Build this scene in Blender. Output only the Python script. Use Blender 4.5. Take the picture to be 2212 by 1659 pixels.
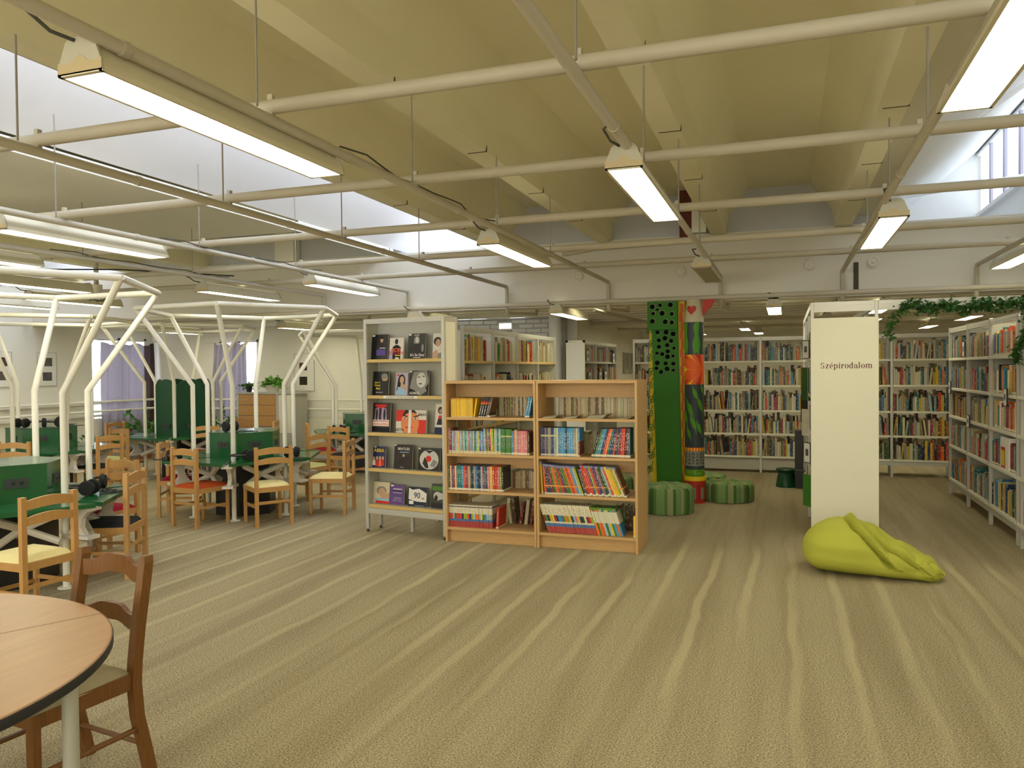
import bpy, bmesh, math, random
from mathutils import Matrix, Vector
sc = bpy.context.scene
for o in list(bpy.data.objects):
    bpy.data.objects.remove(o)
PI = math.pi
rnd = random.Random(7)
# ---------------------------------------------------------------- camera, world, exposure
cam = bpy.data.cameras.new('camera')
cam.sensor_width = 36.0
cam.lens = 1687.7 / 2212 * 36.0
cam.clip_start = 0.05
camo = bpy.data.objects.new('camera', cam)
sc.collection.objects.link(camo)
camo.matrix_world = Matrix(((0.94400, 0.00316, 0.32994, 0), (0.32985, 0.02067, -0.94381, 0), (-0.0098, 0.99978, 0.01847, 1.55), (0, 0, 0, 1)))
sc.camera = camo
W = bpy.data.worlds.new('world')
sc.world = W
W.use_nodes = True
W.node_tree.nodes['Background'].inputs[0].default_value = (0.80, 0.86, 1.0, 1)
W.node_tree.nodes['Background'].inputs[1].default_value = 0.6
sc.view_settings.view_transform = 'Standard'
sc.view_settings.look = 'None'
sc.view_settings.gamma = 1
sc.view_settings.exposure = 0.22
sc.view_settings.use_curve_mapping = False
sc.cycles.max_bounces = 8
sc.cycles.diffuse_bounces = 6
sc.cycles.adaptive_threshold = 0.02
LAMP = 15.0        # emission of the fluorescent diffusers
LAMPCOL = (1.0, 0.92, 0.64)
DAY = 2.8         # emission of daylight in the frosted panes
DAYCOL = (0.80, 0.86, 1.0)
C = sc.collection

def lin(r, g, b):
    f = lambda v: (v / 255 / 12.92) if v / 255 <= 0.04045 else ((v / 255 + 0.055) / 1.055) ** 2.4
    return (f(r), f(g), f(b))
# ---------------------------------------------------------------- materials
MATS = {}
def mat(name, col, rough=0.6, spec=0.3, metal=0.0, var=0.0, scale=8.0, emit=None, es=0.0, bump=0.0, bscale=60.0, coat=0.0):
    if name in MATS: return MATS[name]
    m = bpy.data.materials.new(name); m.use_nodes = True
    nt = m.node_tree; b = nt.nodes['Principled BSDF']
    b.inputs['Base Color'].default_value = (*col, 1)
    b.inputs['Roughness'].default_value = rough
    b.inputs['Specular IOR Level'].default_value = spec
    b.inputs['Metallic'].default_value = metal
    if coat: b.inputs['Coat Weight'].default_value = coat
    if var or bump:
        tc = nt.nodes.new('ShaderNodeTexCoord')
    if var:
        n = nt.nodes.new('ShaderNodeTexNoise'); n.inputs['Scale'].default_value = scale; n.inputs['Detail'].default_value = 4
        nt.links.new(tc.outputs['Object'], n.inputs['Vector'])
        mx = nt.nodes.new('ShaderNodeMix'); mx.data_type = 'RGBA'
        mx.inputs[6].default_value = (*[c * (1 - var) for c in col], 1); mx.inputs[7].default_value = (*[min(1, c * (1 + var)) for c in col], 1)
        nt.links.new(n.outputs['Fac'], mx.inputs[0]); nt.links.new(mx.outputs[2], b.inputs['Base Color'])
    if bump:
        n2 = nt.nodes.new('ShaderNodeTexNoise'); n2.inputs['Scale'].default_value = bscale
        nt.links.new(tc.outputs['Object'], n2.inputs['Vector'])
        bp = nt.nodes.new('ShaderNodeBump'); bp.inputs['Strength'].default_value = bump; bp.inputs['Distance'].default_value = 0.01
        nt.links.new(n2.outputs['Fac'], bp.inputs['Height']); nt.links.new(bp.outputs['Normal'], b.inputs['Normal'])
    if emit:
        b.inputs['Emission Color'].default_value = (*emit, 1); b.inputs['Emission Strength'].default_value = es
    MATS[name] = m
    return m

def wood(name, c1, c2, scale=3.0, rough=0.45, axis=2, spec=0.35, dist=2.0, stretch=12.0):
    if name in MATS: return MATS[name]
    m = bpy.data.materials.new(name); m.use_nodes = True
    nt = m.node_tree; b = nt.nodes['Principled BSDF']
    tc = nt.nodes.new('ShaderNodeTexCoord'); mp = nt.nodes.new('ShaderNodeMapping')
    s = [stretch, stretch, stretch]; s[axis] = 1.0
    mp.inputs['Scale'].default_value = s
    n = nt.nodes.new('ShaderNodeTexNoise'); n.inputs['Scale'].default_value = scale; n.inputs['Detail'].default_value = 5; n.inputs['Distortion'].default_value = dist
    mx = nt.nodes.new('ShaderNodeMix'); mx.data_type = 'RGBA'
    mx.inputs[6].default_value = (*c1, 1); mx.inputs[7].default_value = (*c2, 1)
    nt.links.new(tc.outputs['Object'], mp.inputs['Vector']); nt.links.new(mp.outputs[0], n.inputs['Vector'])
    nt.links.new(n.outputs['Fac'], mx.inputs[0]); nt.links.new(mx.outputs[2], b.inputs['Base Color'])
    b.inputs['Roughness'].default_value = rough; b.inputs['Specular IOR Level'].default_value = spec
    MATS[name] = m
    return m

M = {}
M['white_wall'] = mat('painted_white_wall', (0.76, 0.74, 0.65), 0.85, 0.15, var=0.05, scale=1.5)
M['beam_wall'] = mat('painted_beam_wall', (0.68, 0.65, 0.57), 0.85, 0.15, var=0.05, scale=1.2)
M['ceiling'] = mat('painted_concrete_ceiling', (0.80, 0.76, 0.56), 0.85, 0.1, var=0.06, scale=1.5)
M['lantern'] = mat('white_lantern_plaster', (0.80, 0.80, 0.80), 0.9, 0.1, var=0.02)
M['pipe'] = mat('cream_painted_pipe', (0.50, 0.46, 0.36), 0.5, 0.35, var=0.06, scale=6)
M['mullion'] = mat('lilac_grey_mullion', (0.42, 0.40, 0.50), 0.6)  # darkened so the colour carries the backlit shade of the bars
M['lantern_white'] = mat('bright_lantern_roof', (0.88, 0.88, 0.88), 0.9, 0.1)
M['joint'] = mat('dark_joint', (0.08, 0.07, 0.05), 0.9)
M['steel_white'] = mat('white_enamel_steel', (0.78, 0.76, 0.66), 0.3, 0.5, var=0.03)
M['alu'] = mat('brushed_aluminium', (0.50, 0.49, 0.44), 0.4, 0.5, metal=0.25)
M['shelf_grey'] = mat('light_grey_laminate', (0.42, 0.41, 0.34), 0.55, 0.3, var=0.03)
M['shelf_cream'] = mat('cream_enamel_shelf', (0.72, 0.70, 0.58), 0.45, 0.4, var=0.02)
M['beech_l'] = wood('light_beech_edge', lin(206, 178, 115), lin(190, 160, 96), 4, axis=0)
M['beech'] = wood('beech_laminate', lin(200, 164, 112), lin(180, 142, 90), 3, axis=0)
M['beech_v'] = wood('beech_laminate_upright', lin(202, 166, 114), lin(182, 144, 92), 3, axis=2)
M['chair_wood'] = wood('lacquered_beech', lin(196, 152, 92), lin(172, 126, 68), 4, 0.35, axis=2, spec=0.5)
M['oak_dark'] = wood('brown_stained_wood', lin(132, 86, 38), lin(84, 52, 20), 5, 0.35, axis=2, spec=0.5)
M['table_wood'] = wood('veneer_table_top', lin(178, 134, 84), lin(148, 106, 62), 1.6, 0.28, axis=1, spec=0.5, stretch=9)
M['black_edge'] = mat('black_rubber_edge', (0.02, 0.02, 0.02), 0.5)
M['green_gloss'] = mat('green_gloss_paint', (0.007, 0.095, 0.026), 0.22, 0.6, var=0.1, scale=5, coat=0.2)
M['green_dark'] = mat('dark_green_paint', (0.006, 0.055, 0.022), 0.35, 0.4, var=0.1, scale=4)
M['black'] = mat('black_plastic', (0.015, 0.015, 0.015), 0.35, 0.5)
M['foam'] = mat('black_foam', (0.02, 0.02, 0.02), 0.8, 0.2, bump=0.4, bscale=200)
M['grey_panel'] = mat('dark_socket_plate', (0.04, 0.05, 0.045), 0.5)
M['cast'] = mat('white_cast_bracket', (0.62, 0.58, 0.50), 0.5, 0.4, var=0.06)
M['curtain'] = mat('lilac_grey_curtain', (0.34, 0.31, 0.36), 0.9, 0.1, var=0.12, scale=30)
M['curtain_d'] = mat('brown_curtain', (0.07, 0.05, 0.05), 0.9, 0.1, var=0.12, scale=30)
M['pane'] = mat('frosted_daylight_pane', (0.8, 0.85, 0.9), 0.5, emit=DAYCOL, es=DAY)
M['pane_right'] = mat('pale_clerestory_pane', (0.8, 0.85, 0.9), 0.5, emit=(.86, .95, 1.0), es=1.6)
M['pane_left'] = mat('bright_clerestory_pane', (0.8, 0.85, 0.9), 0.5, emit=DAYCOL, es=5.2)
M['pane_lamp'] = mat('lit_diffuser', (0.9, 0.9, 0.85), 0.4, emit=LAMPCOL, es=LAMP)
M['added_uplight'] = mat('added_upward_glow', (0.9, 0.9, 0.85), 0.4, emit=LAMPCOL, es=LAMP * 0.12)  # glow added on top of the housings to brighten the ceiling
M['pane_off'] = mat('unlit_diffuser', (0.50, 0.47, 0.33), 0.5)
M['fixture'] = mat('white_fixture_steel', (0.72, 0.68, 0.52), 0.4, 0.4)
M['cap_glow'] = mat('painted_cap_glow', (0.54, 0.44, 0.26), 0.5)  # tan that paints the lamp's yellow glow onto the end cap
M['rod'] = mat('dull_steel_rod', (0.28, 0.26, 0.22), 0.5)
M['cap_grey'] = mat('grey_end_cap', (0.50, 0.48, 0.38), 0.5)
M['cable'] = mat('grey_cable', (0.08, 0.08, 0.07), 0.6)
M['page'] = mat('book_pages', (0.62, 0.57, 0.44), 0.9, var=0.15, scale=90)
M['paper'] = mat('white_paper', (0.75, 0.74, 0.68), 0.8)
M['leaf'] = mat('green_leaf', (0.06, 0.20, 0.03), 0.45, 0.4, var=0.5, scale=20)
M['leaf_l'] = mat('light_green_fern', (0.16, 0.42, 0.05), 0.5, 0.3, var=0.4, scale=30)
M['ivy'] = mat('artificial_ivy', (0.035, 0.11, 0.02), 0.35, 0.5, var=0.6, scale=12)
M['stem'] = mat('plant_stem', (0.08, 0.10, 0.03), 0.7)
M['soil'] = mat('potting_soil', (0.04, 0.03, 0.02), 0.9)
M['bean'] = mat('lime_cotton_cover', lin(172, 174, 70), 0.85, 0.15, var=0.05, scale=6, bump=0.12, bscale=300)
M['radiator'] = mat('cream_radiator', (0.70, 0.68, 0.55), 0.45, 0.4)
M['red_ochre'] = mat('brown_duct', (0.12, 0.03, 0.02), 0.7)
for k, c in dict(cream=lin(222, 208, 150), orange=lin(176, 74, 30), crimson=lin(140, 24, 42), black=(0.02, 0.02, 0.022), lime=lin(190, 190, 130), blue=lin(84, 88, 104), taupe=lin(150, 138, 108)).items():
    M['seat_' + k] = mat(k + '_seat_cloth', c, 0.85, 0.15, var=0.07, scale=40)

for k_ in ('curtain', 'curtain_d'):
    nt_ = M[k_].node_tree; tr_ = nt_.nodes.new('ShaderNodeBsdfTranslucent'); tr_.inputs[0].default_value = (.34, .31, .36, 1) if k_ == 'curtain' else (.12, .08, .08, 1)
    mx_ = nt_.nodes.new('ShaderNodeMixShader'); mx_.inputs[0].default_value = .2
    nt_.links.new(nt_.nodes['Principled BSDF'].outputs[0], mx_.inputs[1]); nt_.links.new(tr_.outputs[0], mx_.inputs[2]); nt_.links.new(mx_.outputs[0], nt_.nodes['Material Output'].inputs[0])
def carpet():
    m = bpy.data.materials.new('striped_carpet'); m.use_nodes = True; nt = m.node_tree; b = nt.nodes['Principled BSDF']
    N = nt.nodes.new; Lk = nt.links.new
    g = N('ShaderNodeNewGeometry'); sp = N('ShaderNodeSeparateXYZ'); Lk(g.outputs['Position'], sp.inputs[0])
    def math_(op, a, b_=None, c=None):
        n = N('ShaderNodeMath'); n.operation = op
        for i, v in enumerate((a, b_, c)):
            if v is None: continue
            if isinstance(v, (int, float)): n.inputs[i].default_value = v
            else: Lk(v, n.inputs[i])
        return n.outputs[0]
    n1 = N('ShaderNodeTexNoise'); n1.inputs['Scale'].default_value = 1.3; n1.inputs['Detail'].default_value = 2; Lk(g.outputs['Position'], n1.inputs['Vector'])
    wob = math_('MULTIPLY_ADD', n1.outputs['Fac'], 0.10, -0.05)
    x = math_('ADD', sp.outputs[0], wob)
    ph = math_('FRACT', math_('MULTIPLY_ADD', x, 1 / 0.288, 0.35))
    d = math_('ABSOLUTE', math_('SUBTRACT', ph, 0.5))
    st = N('ShaderNodeMapRange'); st.inputs['From Min'].default_value = 0.12; st.inputs['From Max'].default_value = 0.06; Lk(d, st.inputs['Value'])
    # worn edge lines
    d2 = math_('ABSOLUTE', math_('SUBTRACT', d, 0.18))
    dk = N('ShaderNodeMapRange'); dk.inputs['From Min'].default_value = 0.07; dk.inputs['From Max'].default_value = 0.0; Lk(d2, dk.inputs['Value'])
    mp = N('ShaderNodeMapping'); mp.inputs['Scale'].default_value = (5, 0.35, 1); Lk(g.outputs['Position'], mp.inputs['Vector'])
    n2 = N('ShaderNodeTexNoise'); n2.inputs['Scale'].default_value = 1.0; n2.inputs['Detail'].default_value = 3; Lk(mp.outputs[0], n2.inputs['Vector'])
    patch = N('ShaderNodeMapRange'); patch.inputs['From Min'].default_value = 0.36; patch.inputs['From Max'].default_value = 0.56; Lk(n2.outputs['Fac'], patch.inputs['Value'])
    fade = N('ShaderNodeMapRange'); fade.inputs['From Min'].default_value = 2.2; fade.inputs['From Max'].default_value = 4.6; Lk(sp.outputs[1], fade.inputs['Value'])
    fade2 = N('ShaderNodeMapRange'); fade2.inputs['From Min'].default_value = 7.1; fade2.inputs['From Max'].default_value = 6.7; fade2.inputs['To Min'].default_value = 0.12; Lk(sp.outputs[1], fade2.inputs['Value'])
    s = math_('MULTIPLY', math_('MULTIPLY', st.outputs[0], fade.outputs[0]), math_('MULTIPLY', patch.outputs[0], fade2.outputs[0]))
    n3 = N('ShaderNodeTexNoise'); n3.inputs['Scale'].default_value = 125; n3.inputs['Detail'].default_value = 6; n3.inputs['Roughness'].default_value = 0.75; Lk(g.outputs['Position'], n3.inputs['Vector'])
    c0 = N('ShaderNodeValToRGB'); e = c0.color_ramp.elements
    e[0].position = 0.40; e[0].color = (*lin(112, 101, 82), 1); e[1].position = 0.60; e[1].color = (*lin(196, 183, 148), 1)
    Lk(n3.outputs['Fac'], c0.inputs[0])
    n4 = N('ShaderNodeTexNoise'); n4.inputs['Scale'].default_value = 0.9; n4.inputs['Detail'].default_value = 4; Lk(mp.outputs[0], n4.inputs['Vector'])
    mx0 = N('ShaderNodeMix'); mx0.data_type = 'RGBA'; mx0.blend_type = 'MULTIPLY'; mx0.inputs[7].default_value = (0.84, 0.82, 0.80, 1)
    pf = N('ShaderNodeMapRange'); pf.inputs['From Min'].default_value = 0.45; pf.inputs['From Max'].default_value = 0.62; Lk(n4.outputs['Fac'], pf.inputs['Value'])
    Lk(pf.outputs[0], mx0.inputs[0]); Lk(c0.outputs[0], mx0.inputs[6])
    mx = N('ShaderNodeMix'); mx.data_type = 'RGBA'; mx.inputs[7].default_value = (*lin(196, 185, 146), 1)
    Lk(math_('MULTIPLY', s, 0.42), mx.inputs[0]); Lk(mx0.outputs[2], mx.inputs[6])
    mx2 = N('ShaderNodeMix'); mx2.data_type = 'RGBA'; mx2.blend_type = 'MULTIPLY'; mx2.inputs[7].default_value = (0.80, 0.78, 0.76, 1)
    Lk(math_('MULTIPLY', math_('MULTIPLY', dk.outputs[0], fade.outputs[0]), math_('MULTIPLY', n2.outputs['Fac'], 0.55)), mx2.inputs[0]); Lk(mx.outputs[2], mx2.inputs[6])
    Lk(mx2.outputs[2], b.inputs['Base Color'])
    b.inputs['Roughness'].default_value = 0.95; b.inputs['Specular IOR Level'].default_value = 0.05
    bp = N('ShaderNodeBump'); bp.inputs['Strength'].default_value = 0.5; bp.inputs['Distance'].default_value = 0.004
    Lk(n3.outputs['Fac'], bp.inputs['Height']); Lk(bp.outputs[0], b.inputs['Normal'])
    return m
M['carpet'] = carpet()

def bookmat(name, kind):
    """spine and cover print; ground colour comes from the object's own colour"""
    m = bpy.data.materials.new(name); m.use_nodes = True; nt = m.node_tree; b = nt.nodes['Principled BSDF']
    N = nt.nodes.new; Lk = nt.links.new
    if kind == 'far':
        oi = N('ShaderNodeVertexColor'); oi.layer_name = 'col'; base = oi.outputs[0]
    else:
        oi = N('ShaderNodeObjectInfo'); base = oi.outputs['Color']
    tc = N('ShaderNodeTexCoord'); sp = N('ShaderNodeSeparateXYZ')
    Lk(tc.outputs['Object'], sp.inputs[0])
    b.inputs['Roughness'].default_value = 0.4; b.inputs['Specular IOR Level'].default_value = 0.4
    def band(inp, lo, hi, col):
        r = N('ShaderNodeMath'); r.operation = 'GREATER_THAN'; r.inputs[1].default_value = lo; Lk(sp.outputs[2], r.inputs[0])
        r2 = N('ShaderNodeMath'); r2.operation = 'LESS_THAN'; r2.inputs[1].default_value = hi; Lk(sp.outputs[2], r2.inputs[0])
        a = N('ShaderNodeMath'); a.operation = 'MULTIPLY'; Lk(r.outputs[0], a.inputs[0]); Lk(r2.outputs[0], a.inputs[1])
        mx = N('ShaderNodeMix'); mx.data_type = 'RGBA'; Lk(a.outputs[0], mx.inputs[0]); Lk(inp, mx.inputs[6])
        if isinstance(col, tuple): mx.inputs[7].default_value = (*col, 1)
        else: Lk(col, mx.inputs[7])
        return mx.outputs[2]
    def title(inp, lo, hi, col, dens=0.5, zs=26):
        mp = N('ShaderNodeMapping'); mp.inputs['Scale'].default_value = (3, 1, zs); Lk(tc.outputs['Object'], mp.inputs['Vector'])
        oi2 = N('ShaderNodeObjectInfo'); ad = N('ShaderNodeVectorMath'); ad.operation = 'ADD'; cb = N('ShaderNodeCombineXYZ')
        mlt = N('ShaderNodeMath'); mlt.operation = 'MULTIPLY'; mlt.inputs[1].default_value = 37; Lk(oi2.outputs['Random'], mlt.inputs[0]); Lk(mlt.outputs[0], cb.inputs[1])
        Lk(mp.outputs[0], ad.inputs[0]); Lk(cb.outputs[0], ad.inputs[1])
        n = N('ShaderNodeTexNoise'); n.inputs['Scale'].default_value = 1.0; n.inputs['Detail'].default_value = 1; Lk(ad.outputs[0], n.inputs['Vector'])
        g = N('ShaderNodeMath'); g.operation = 'GREATER_THAN'; g.inputs[1].default_value = dens; Lk(n.outputs['Fac'], g.inputs[0])
        x = N('ShaderNodeMath'); x.operation = 'SUBTRACT'; x.inputs[1].default_value = 0.5; Lk(sp.outputs[0], x.inputs[0])
        xa = N('ShaderNodeMath'); xa.operation = 'ABSOLUTE'; Lk(x.outputs[0], xa.inputs[0])
        xl = N('ShaderNodeMath'); xl.operation = 'LESS_THAN'; xl.inputs[1].default_value = 0.22; Lk(xa.outputs[0], xl.inputs[0])
        a = N('ShaderNodeMath'); a.operation = 'MULTIPLY'; Lk(g.outputs[0], a.inputs[0]); Lk(xl.outputs[0], a.inputs[1])
        mx = N('ShaderNodeMix'); mx.data_type = 'RGBA'; Lk(a.outputs[0], mx.inputs[0]); Lk(inp, mx.inputs[6]); mx.inputs[7].default_value = (*col, 1)
        return band(inp, lo, hi, mx.outputs[2])
    c = base
    if kind == 'plain':
        c = title(c, 0.25, 0.85, lin(215, 210, 190), 0.55)
        c = band(c, 0.02, 0.10, lin(215, 208, 180))
    elif kind == 'mixed':
        n = N('ShaderNodeTexNoise'); n.inputs['Scale'].default_value = 3.2; n.inputs['Detail'].default_value = 3
        oi2 = N('ShaderNodeObjectInfo'); ad = N('ShaderNodeVectorMath'); ad.operation = 'ADD'; cb = N('ShaderNodeCombineXYZ')
        mlt = N('ShaderNodeMath'); mlt.operation = 'MULTIPLY'; mlt.inputs[1].default_value = 50; Lk(oi2.outputs['Random'], mlt.inputs[0]); Lk(mlt.outputs[0], cb.inputs[1])
        Lk(tc.outputs['Object'], ad.inputs[0]); Lk(cb.outputs[0], ad.inputs[1]); Lk(ad.outputs[0], n.inputs['Vector'])
        hsv = N('ShaderNodeHueSaturation'); hsv.inputs['Saturation'].default_value = 1.3
        mr = N('ShaderNodeMapRange'); mr.inputs['From Min'].default_value = 0.35; mr.inputs['From Max'].default_value = 0.65; mr.inputs['To Min'].default_value = 0.3; mr.inputs['To Max'].default_value = 0.75
        Lk(n.outputs['Fac'], mr.inputs['Value']); Lk(mr.outputs[0], hsv.inputs['Hue']); Lk(c, hsv.inputs['Color'])
        c = hsv.outputs[0]
        c = title(c, 0.35, 0.9, lin(215, 215, 200), 0.54)
        c = band(c, 0.0, 0.13, lin(205, 190, 150))
    elif kind == 'series':
        c = band(c, 0.64, 1.0, lin(212, 206, 178)); c = title(c, 0.66, 0.92, lin(160, 130, 110), 0.55, 40)
        c = band(c, 0.90, 0.945, lin(70, 66, 80)); c = band(c, 0.62, 0.655, lin(205, 200, 170))
        c = band(c, 0.27, 0.37, lin(70, 108, 160)); c = band(c, 0.0, 0.27, lin(160, 62, 56))
    elif kind == 'series_w':
        c = band(c, 0.62, 1.0, lin(212, 206, 178)); c = title(c, 0.64, 0.9, lin(150, 120, 100), 0.56, 40)
        c = band(c, 0.335, 0.40, lin(205, 200, 172)); c = band(c, 0.22, 0.335, lin(76, 112, 160)); c = band(c, 0.0, 0.22, lin(166, 70, 60))
    elif kind == 'green_w':
        c = band(c, 0.45, 0.86, lin(206, 204, 178)); c = band(c, 0.92, 1.0, lin(90, 140, 50))
    elif kind == 'fire':
        c = title(c, 0.2, 0.95, lin(210, 150, 90), 0.56); c = band(c, 0.27, 0.31, lin(225, 150, 60)); c = band(c, 0.0, 0.06, lin(205, 200, 180)); c = band(c, 0.93, 1.0, lin(120, 130, 170))
    elif kind == 'black_red':
        c = title(c, 0.12, 0.6, lin(200, 200, 190), 0.5); c = band(c, 0.66, 0.82, lin(190, 44, 24)); c = band(c, 0.685, 0.71, lin(220, 180, 40)); c = band(c, 0.0, 0.05, lin(210, 200, 180))
    elif kind == 'yellow':
        c = title(c, 0.1, 0.9, lin(226, 190, 60), 0.5, 14); c = band(c, 0.0, 0.05, lin(205, 185, 130)); c = band(c, 0.95, 0.98, lin(170, 90, 20))
    elif kind == 'navy':
        c = title(c, 0.25, 0.68, lin(130, 135, 130), 0.48); c = band(c, 0.69, 0.75, lin(190, 180, 130)); c = band(c, 0.02, 0.08, lin(190, 185, 165))
    if kind == 'far':
        gm = N('ShaderNodeNewGeometry'); mp = N('ShaderNodeMapping'); mp.inputs['Scale'].default_value = (60, 60, 30); Lk(gm.outputs['Position'], mp.inputs['Vector'])
        n = N('ShaderNodeTexNoise'); n.inputs['Scale'].default_value = 1.0; n.inputs['Detail'].default_value = 2; Lk(mp.outputs[0], n.inputs['Vector'])
        mr = N('ShaderNodeMapRange'); mr.inputs['From Min'].default_value = 0.56; mr.inputs['From Max'].default_value = 0.64; mr.inputs['To Max'].default_value = 0.55; Lk(n.outputs['Fac'], mr.inputs['Value'])
        mx = N('ShaderNodeMix'); mx.data_type = 'RGBA'; mx.inputs[7].default_value = (*lin(200, 190, 160), 1); Lk(mr.outputs[0], mx.inputs[0]); Lk(c, mx.inputs[6]); c = mx.outputs[2]
    Lk(c, b.inputs['Base Color'])
    return m
# ---------------------------------------------------------------- mesh builder
class MB:
    def __init__(s): s.v = []; s.f = []; s.m = []; s.c = []
    def quad(s, a, b, c, d, m=0):
        n = len(s.v); s.v += [tuple(a), tuple(b), tuple(c), tuple(d)]; s.f.append((n, n + 1, n + 2, n + 3)); s.m.append(m); return s
    def poly(s, pts, m=0):
        n = len(s.v); s.v += [tuple(p) for p in pts]; s.f.append(tuple(range(n, n + len(pts)))); s.m.append(m); return s
    def box(s, x0, x1, y0, y1, z0, z1, m=0, T=None, ch=0.0, col=None):
        if ch > 0:
            P = []
            c = min(ch, abs(x1 - x0) * .45, abs(y1 - y0) * .45, abs(z1 - z0) * .45)
            ax = [(x0, x1), (y0, y1), (z0, z1)]
            idx = {}
            vs = []
            for sx in (0, 1):
                for sy in (0, 1):
                    for sz in (0, 1):
                        sg = (sx, sy, sz)
                        for k in range(3):  # vertex lying on face k
                            p = []
                            for j in range(3):
                                e = ax[j][sg[j]]; inward = c if sg[j] == 0 else -c
                                p.append(e if j == k else e + inward)
                            idx[(sg, k)] = len(vs); vs.append(tuple(p))
            if T: vs = [tuple(T @ Vector(p)) for p in vs]
            n = len(s.v); s.v += vs
            def F(l): s.f.append(tuple(n + i for i in l)); s.m.append(m)
            for k in range(3):
                a, b_ = [j for j in range(3) if j != k]
                for e in (0, 1):
                    ring = []
                    for (ea, eb) in ((0, 0), (1, 0), (1, 1), (0, 1)):
                        sg = [0, 0, 0]; sg[k] = e; sg[a] = ea; sg[b_] = eb; ring.append(idx[(tuple(sg), k)])
                    F(ring if (e == 1) == (k != 1) else ring[::-1])
            for k in range(3):  # edges along axis k
                a, b_ = [j for j in range(3) if j != k]
                for ea in (0, 1):
                    for eb in (0, 1):
                        g0 = [0, 0, 0]; g0[k] = 0; g0[a] = ea; g0[b_] = eb; g1 = list(g0); g1[k] = 1
                        r = [idx[(tuple(g0), a)], idx[(tuple(g1), a)], idx[(tuple(g1), b_)], idx[(tuple(g0), b_)]]
                        F(r if ((ea + eb) % 2 == 0) == (k != 1) else r[::-1])
            for sx in (0, 1):
                for sy in (0, 1):
                    for sz in (0, 1):
                        r = [idx[((sx, sy, sz), k)] for k in range(3)]
                        F(r if (sx + sy + sz) % 2 == 1 else r[::-1])
            return s
        vs = [(x, y, z) for x in (x0, x1) for y in (y0, y1) for z in (z0, z1)]
        if T: vs = [tuple(T @ Vector(p)) for p in vs]
        n = len(s.v); s.v += vs
        for q in ((0, 1, 3, 2), (4, 6, 7, 5), (0, 4, 5, 1), (2, 3, 7, 6), (0, 2, 6, 4), (1, 5, 7, 3)):
            s.f.append(tuple(n + i for i in q)); s.m.append(m)
            if col is not None: s.c.append(col)
        return s
    def tube(s, pts, r, seg=10, m=0, caps=True, smooth=True):
        pts = [Vector(p) for p in pts]; rings = []
        for i, p in enumerate(pts):
            rr = r[i] if isinstance(r, (list, tuple)) else r
            d0 = (p - pts[i - 1]).normalized() if i else None
            d1 = (pts[i + 1] - p).normalized() if i < len(pts) - 1 else None
            t = (d0 + d1).normalized() if d0 and d1 else (d0 or d1)
            k = 1.0 / max(0.35, (d0 or t).dot(t)) if d0 and d1 else 1.0
            up = Vector((0, 0, 1)) if abs(t.z) < 0.93 else Vector((0, 1, 0))
            if rings: 
                a = prev - t * prev.dot(t)
                a = a.normalized() if a.length > 1e-4 else t.cross(up).normalized()
            else: a = t.cross(up).normalized()
            prev = a
            bb = t.cross(a).normalized(); n = len(s.v)
            for j in range(seg):
                an = 2 * PI * j / seg
                s.v.append(tuple(p + a * math.cos(an) * rr + bb * math.sin(an) * rr))
            rings.append(n)
        for i in range(len(rings) - 1):
            for j in range(seg):
                a, b_ = rings[i], rings[i + 1]; k = (j + 1) % seg
                s.f.append((a + j, a + k, b_ + k, b_ + j)); s.m.append(m)
        if caps:
            s.f.append(tuple(rings[0] + j for j in range(seg))[::-1]); s.m.append(m)
            s.f.append(tuple(rings[-1] + j for j in range(seg))); s.m.append(m)
        return s
    def prism(s, pts, z0, z1, m=0, T=None):
        n = len(s.v); k = len(pts)
        vs = [(x, y, z0) for x, y in pts] + [(x, y, z1) for x, y in pts]
        if T: vs = [tuple(T @ Vector(p)) for p in vs]
        s.v += vs
        s.f.append(tuple(n + i for i in range(k))[::-1]); s.m.append(m)
        s.f.append(tuple(n + k + i for i in range(k))); s.m.append(m)
        for i in range(k):
            j = (i + 1) % k; s.f.append((n + i, n + j, n + k + j, n + k + i)); s.m.append(m)
        return s
    def lathe(s, prof, cx=0, cy=0, seg=24, m=0, T=None):
        n = len(s.v); rings = []
        for r, z in prof:
            rings.append(len(s.v))
            for j in range(seg):
                a = 2 * PI * j / seg; p = (cx + r * math.cos(a), cy + r * math.sin(a), z)
                s.v.append(tuple(T @ Vector(p)) if T else p)
        for i in range(len(rings) - 1):
            for j in range(seg):
                k = (j + 1) % seg; s.f.append((rings[i] + j, rings[i] + k, rings[i + 1] + k, rings[i + 1] + j)); s.m.append(m)
        s.f.append(tuple(rings[0] + j for j in range(seg))[::-1]); s.m.append(m)
        s.f.append(tuple(rings[-1] + j for j in range(seg))); s.m.append(m)
        return s
    def mesh(s, name, mats, smooth=False):
        me = bpy.data.meshes.new(name); me.from_pydata(s.v, [], s.f)
        for x in (mats if isinstance(mats, (list, tuple)) else [mats]): me.materials.append(x)
        if max(s.m, default=0): me.polygons.foreach_set('material_index', s.m)
        if s.c:
            ca = me.color_attributes.new('col', 'FLOAT_COLOR', 'CORNER'); buf = []
            for f, c in zip(s.f, s.c): buf += list((*c, 1.0)) * len(f)
            ca.data.foreach_set('color', buf)
        if smooth:
            me.polygons.foreach_set('use_smooth', [True] * len(s.f))
            try: me.set_sharp_from_angle(angle=math.radians(40))
            except Exception: pass
        me.update()
        return me

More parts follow.
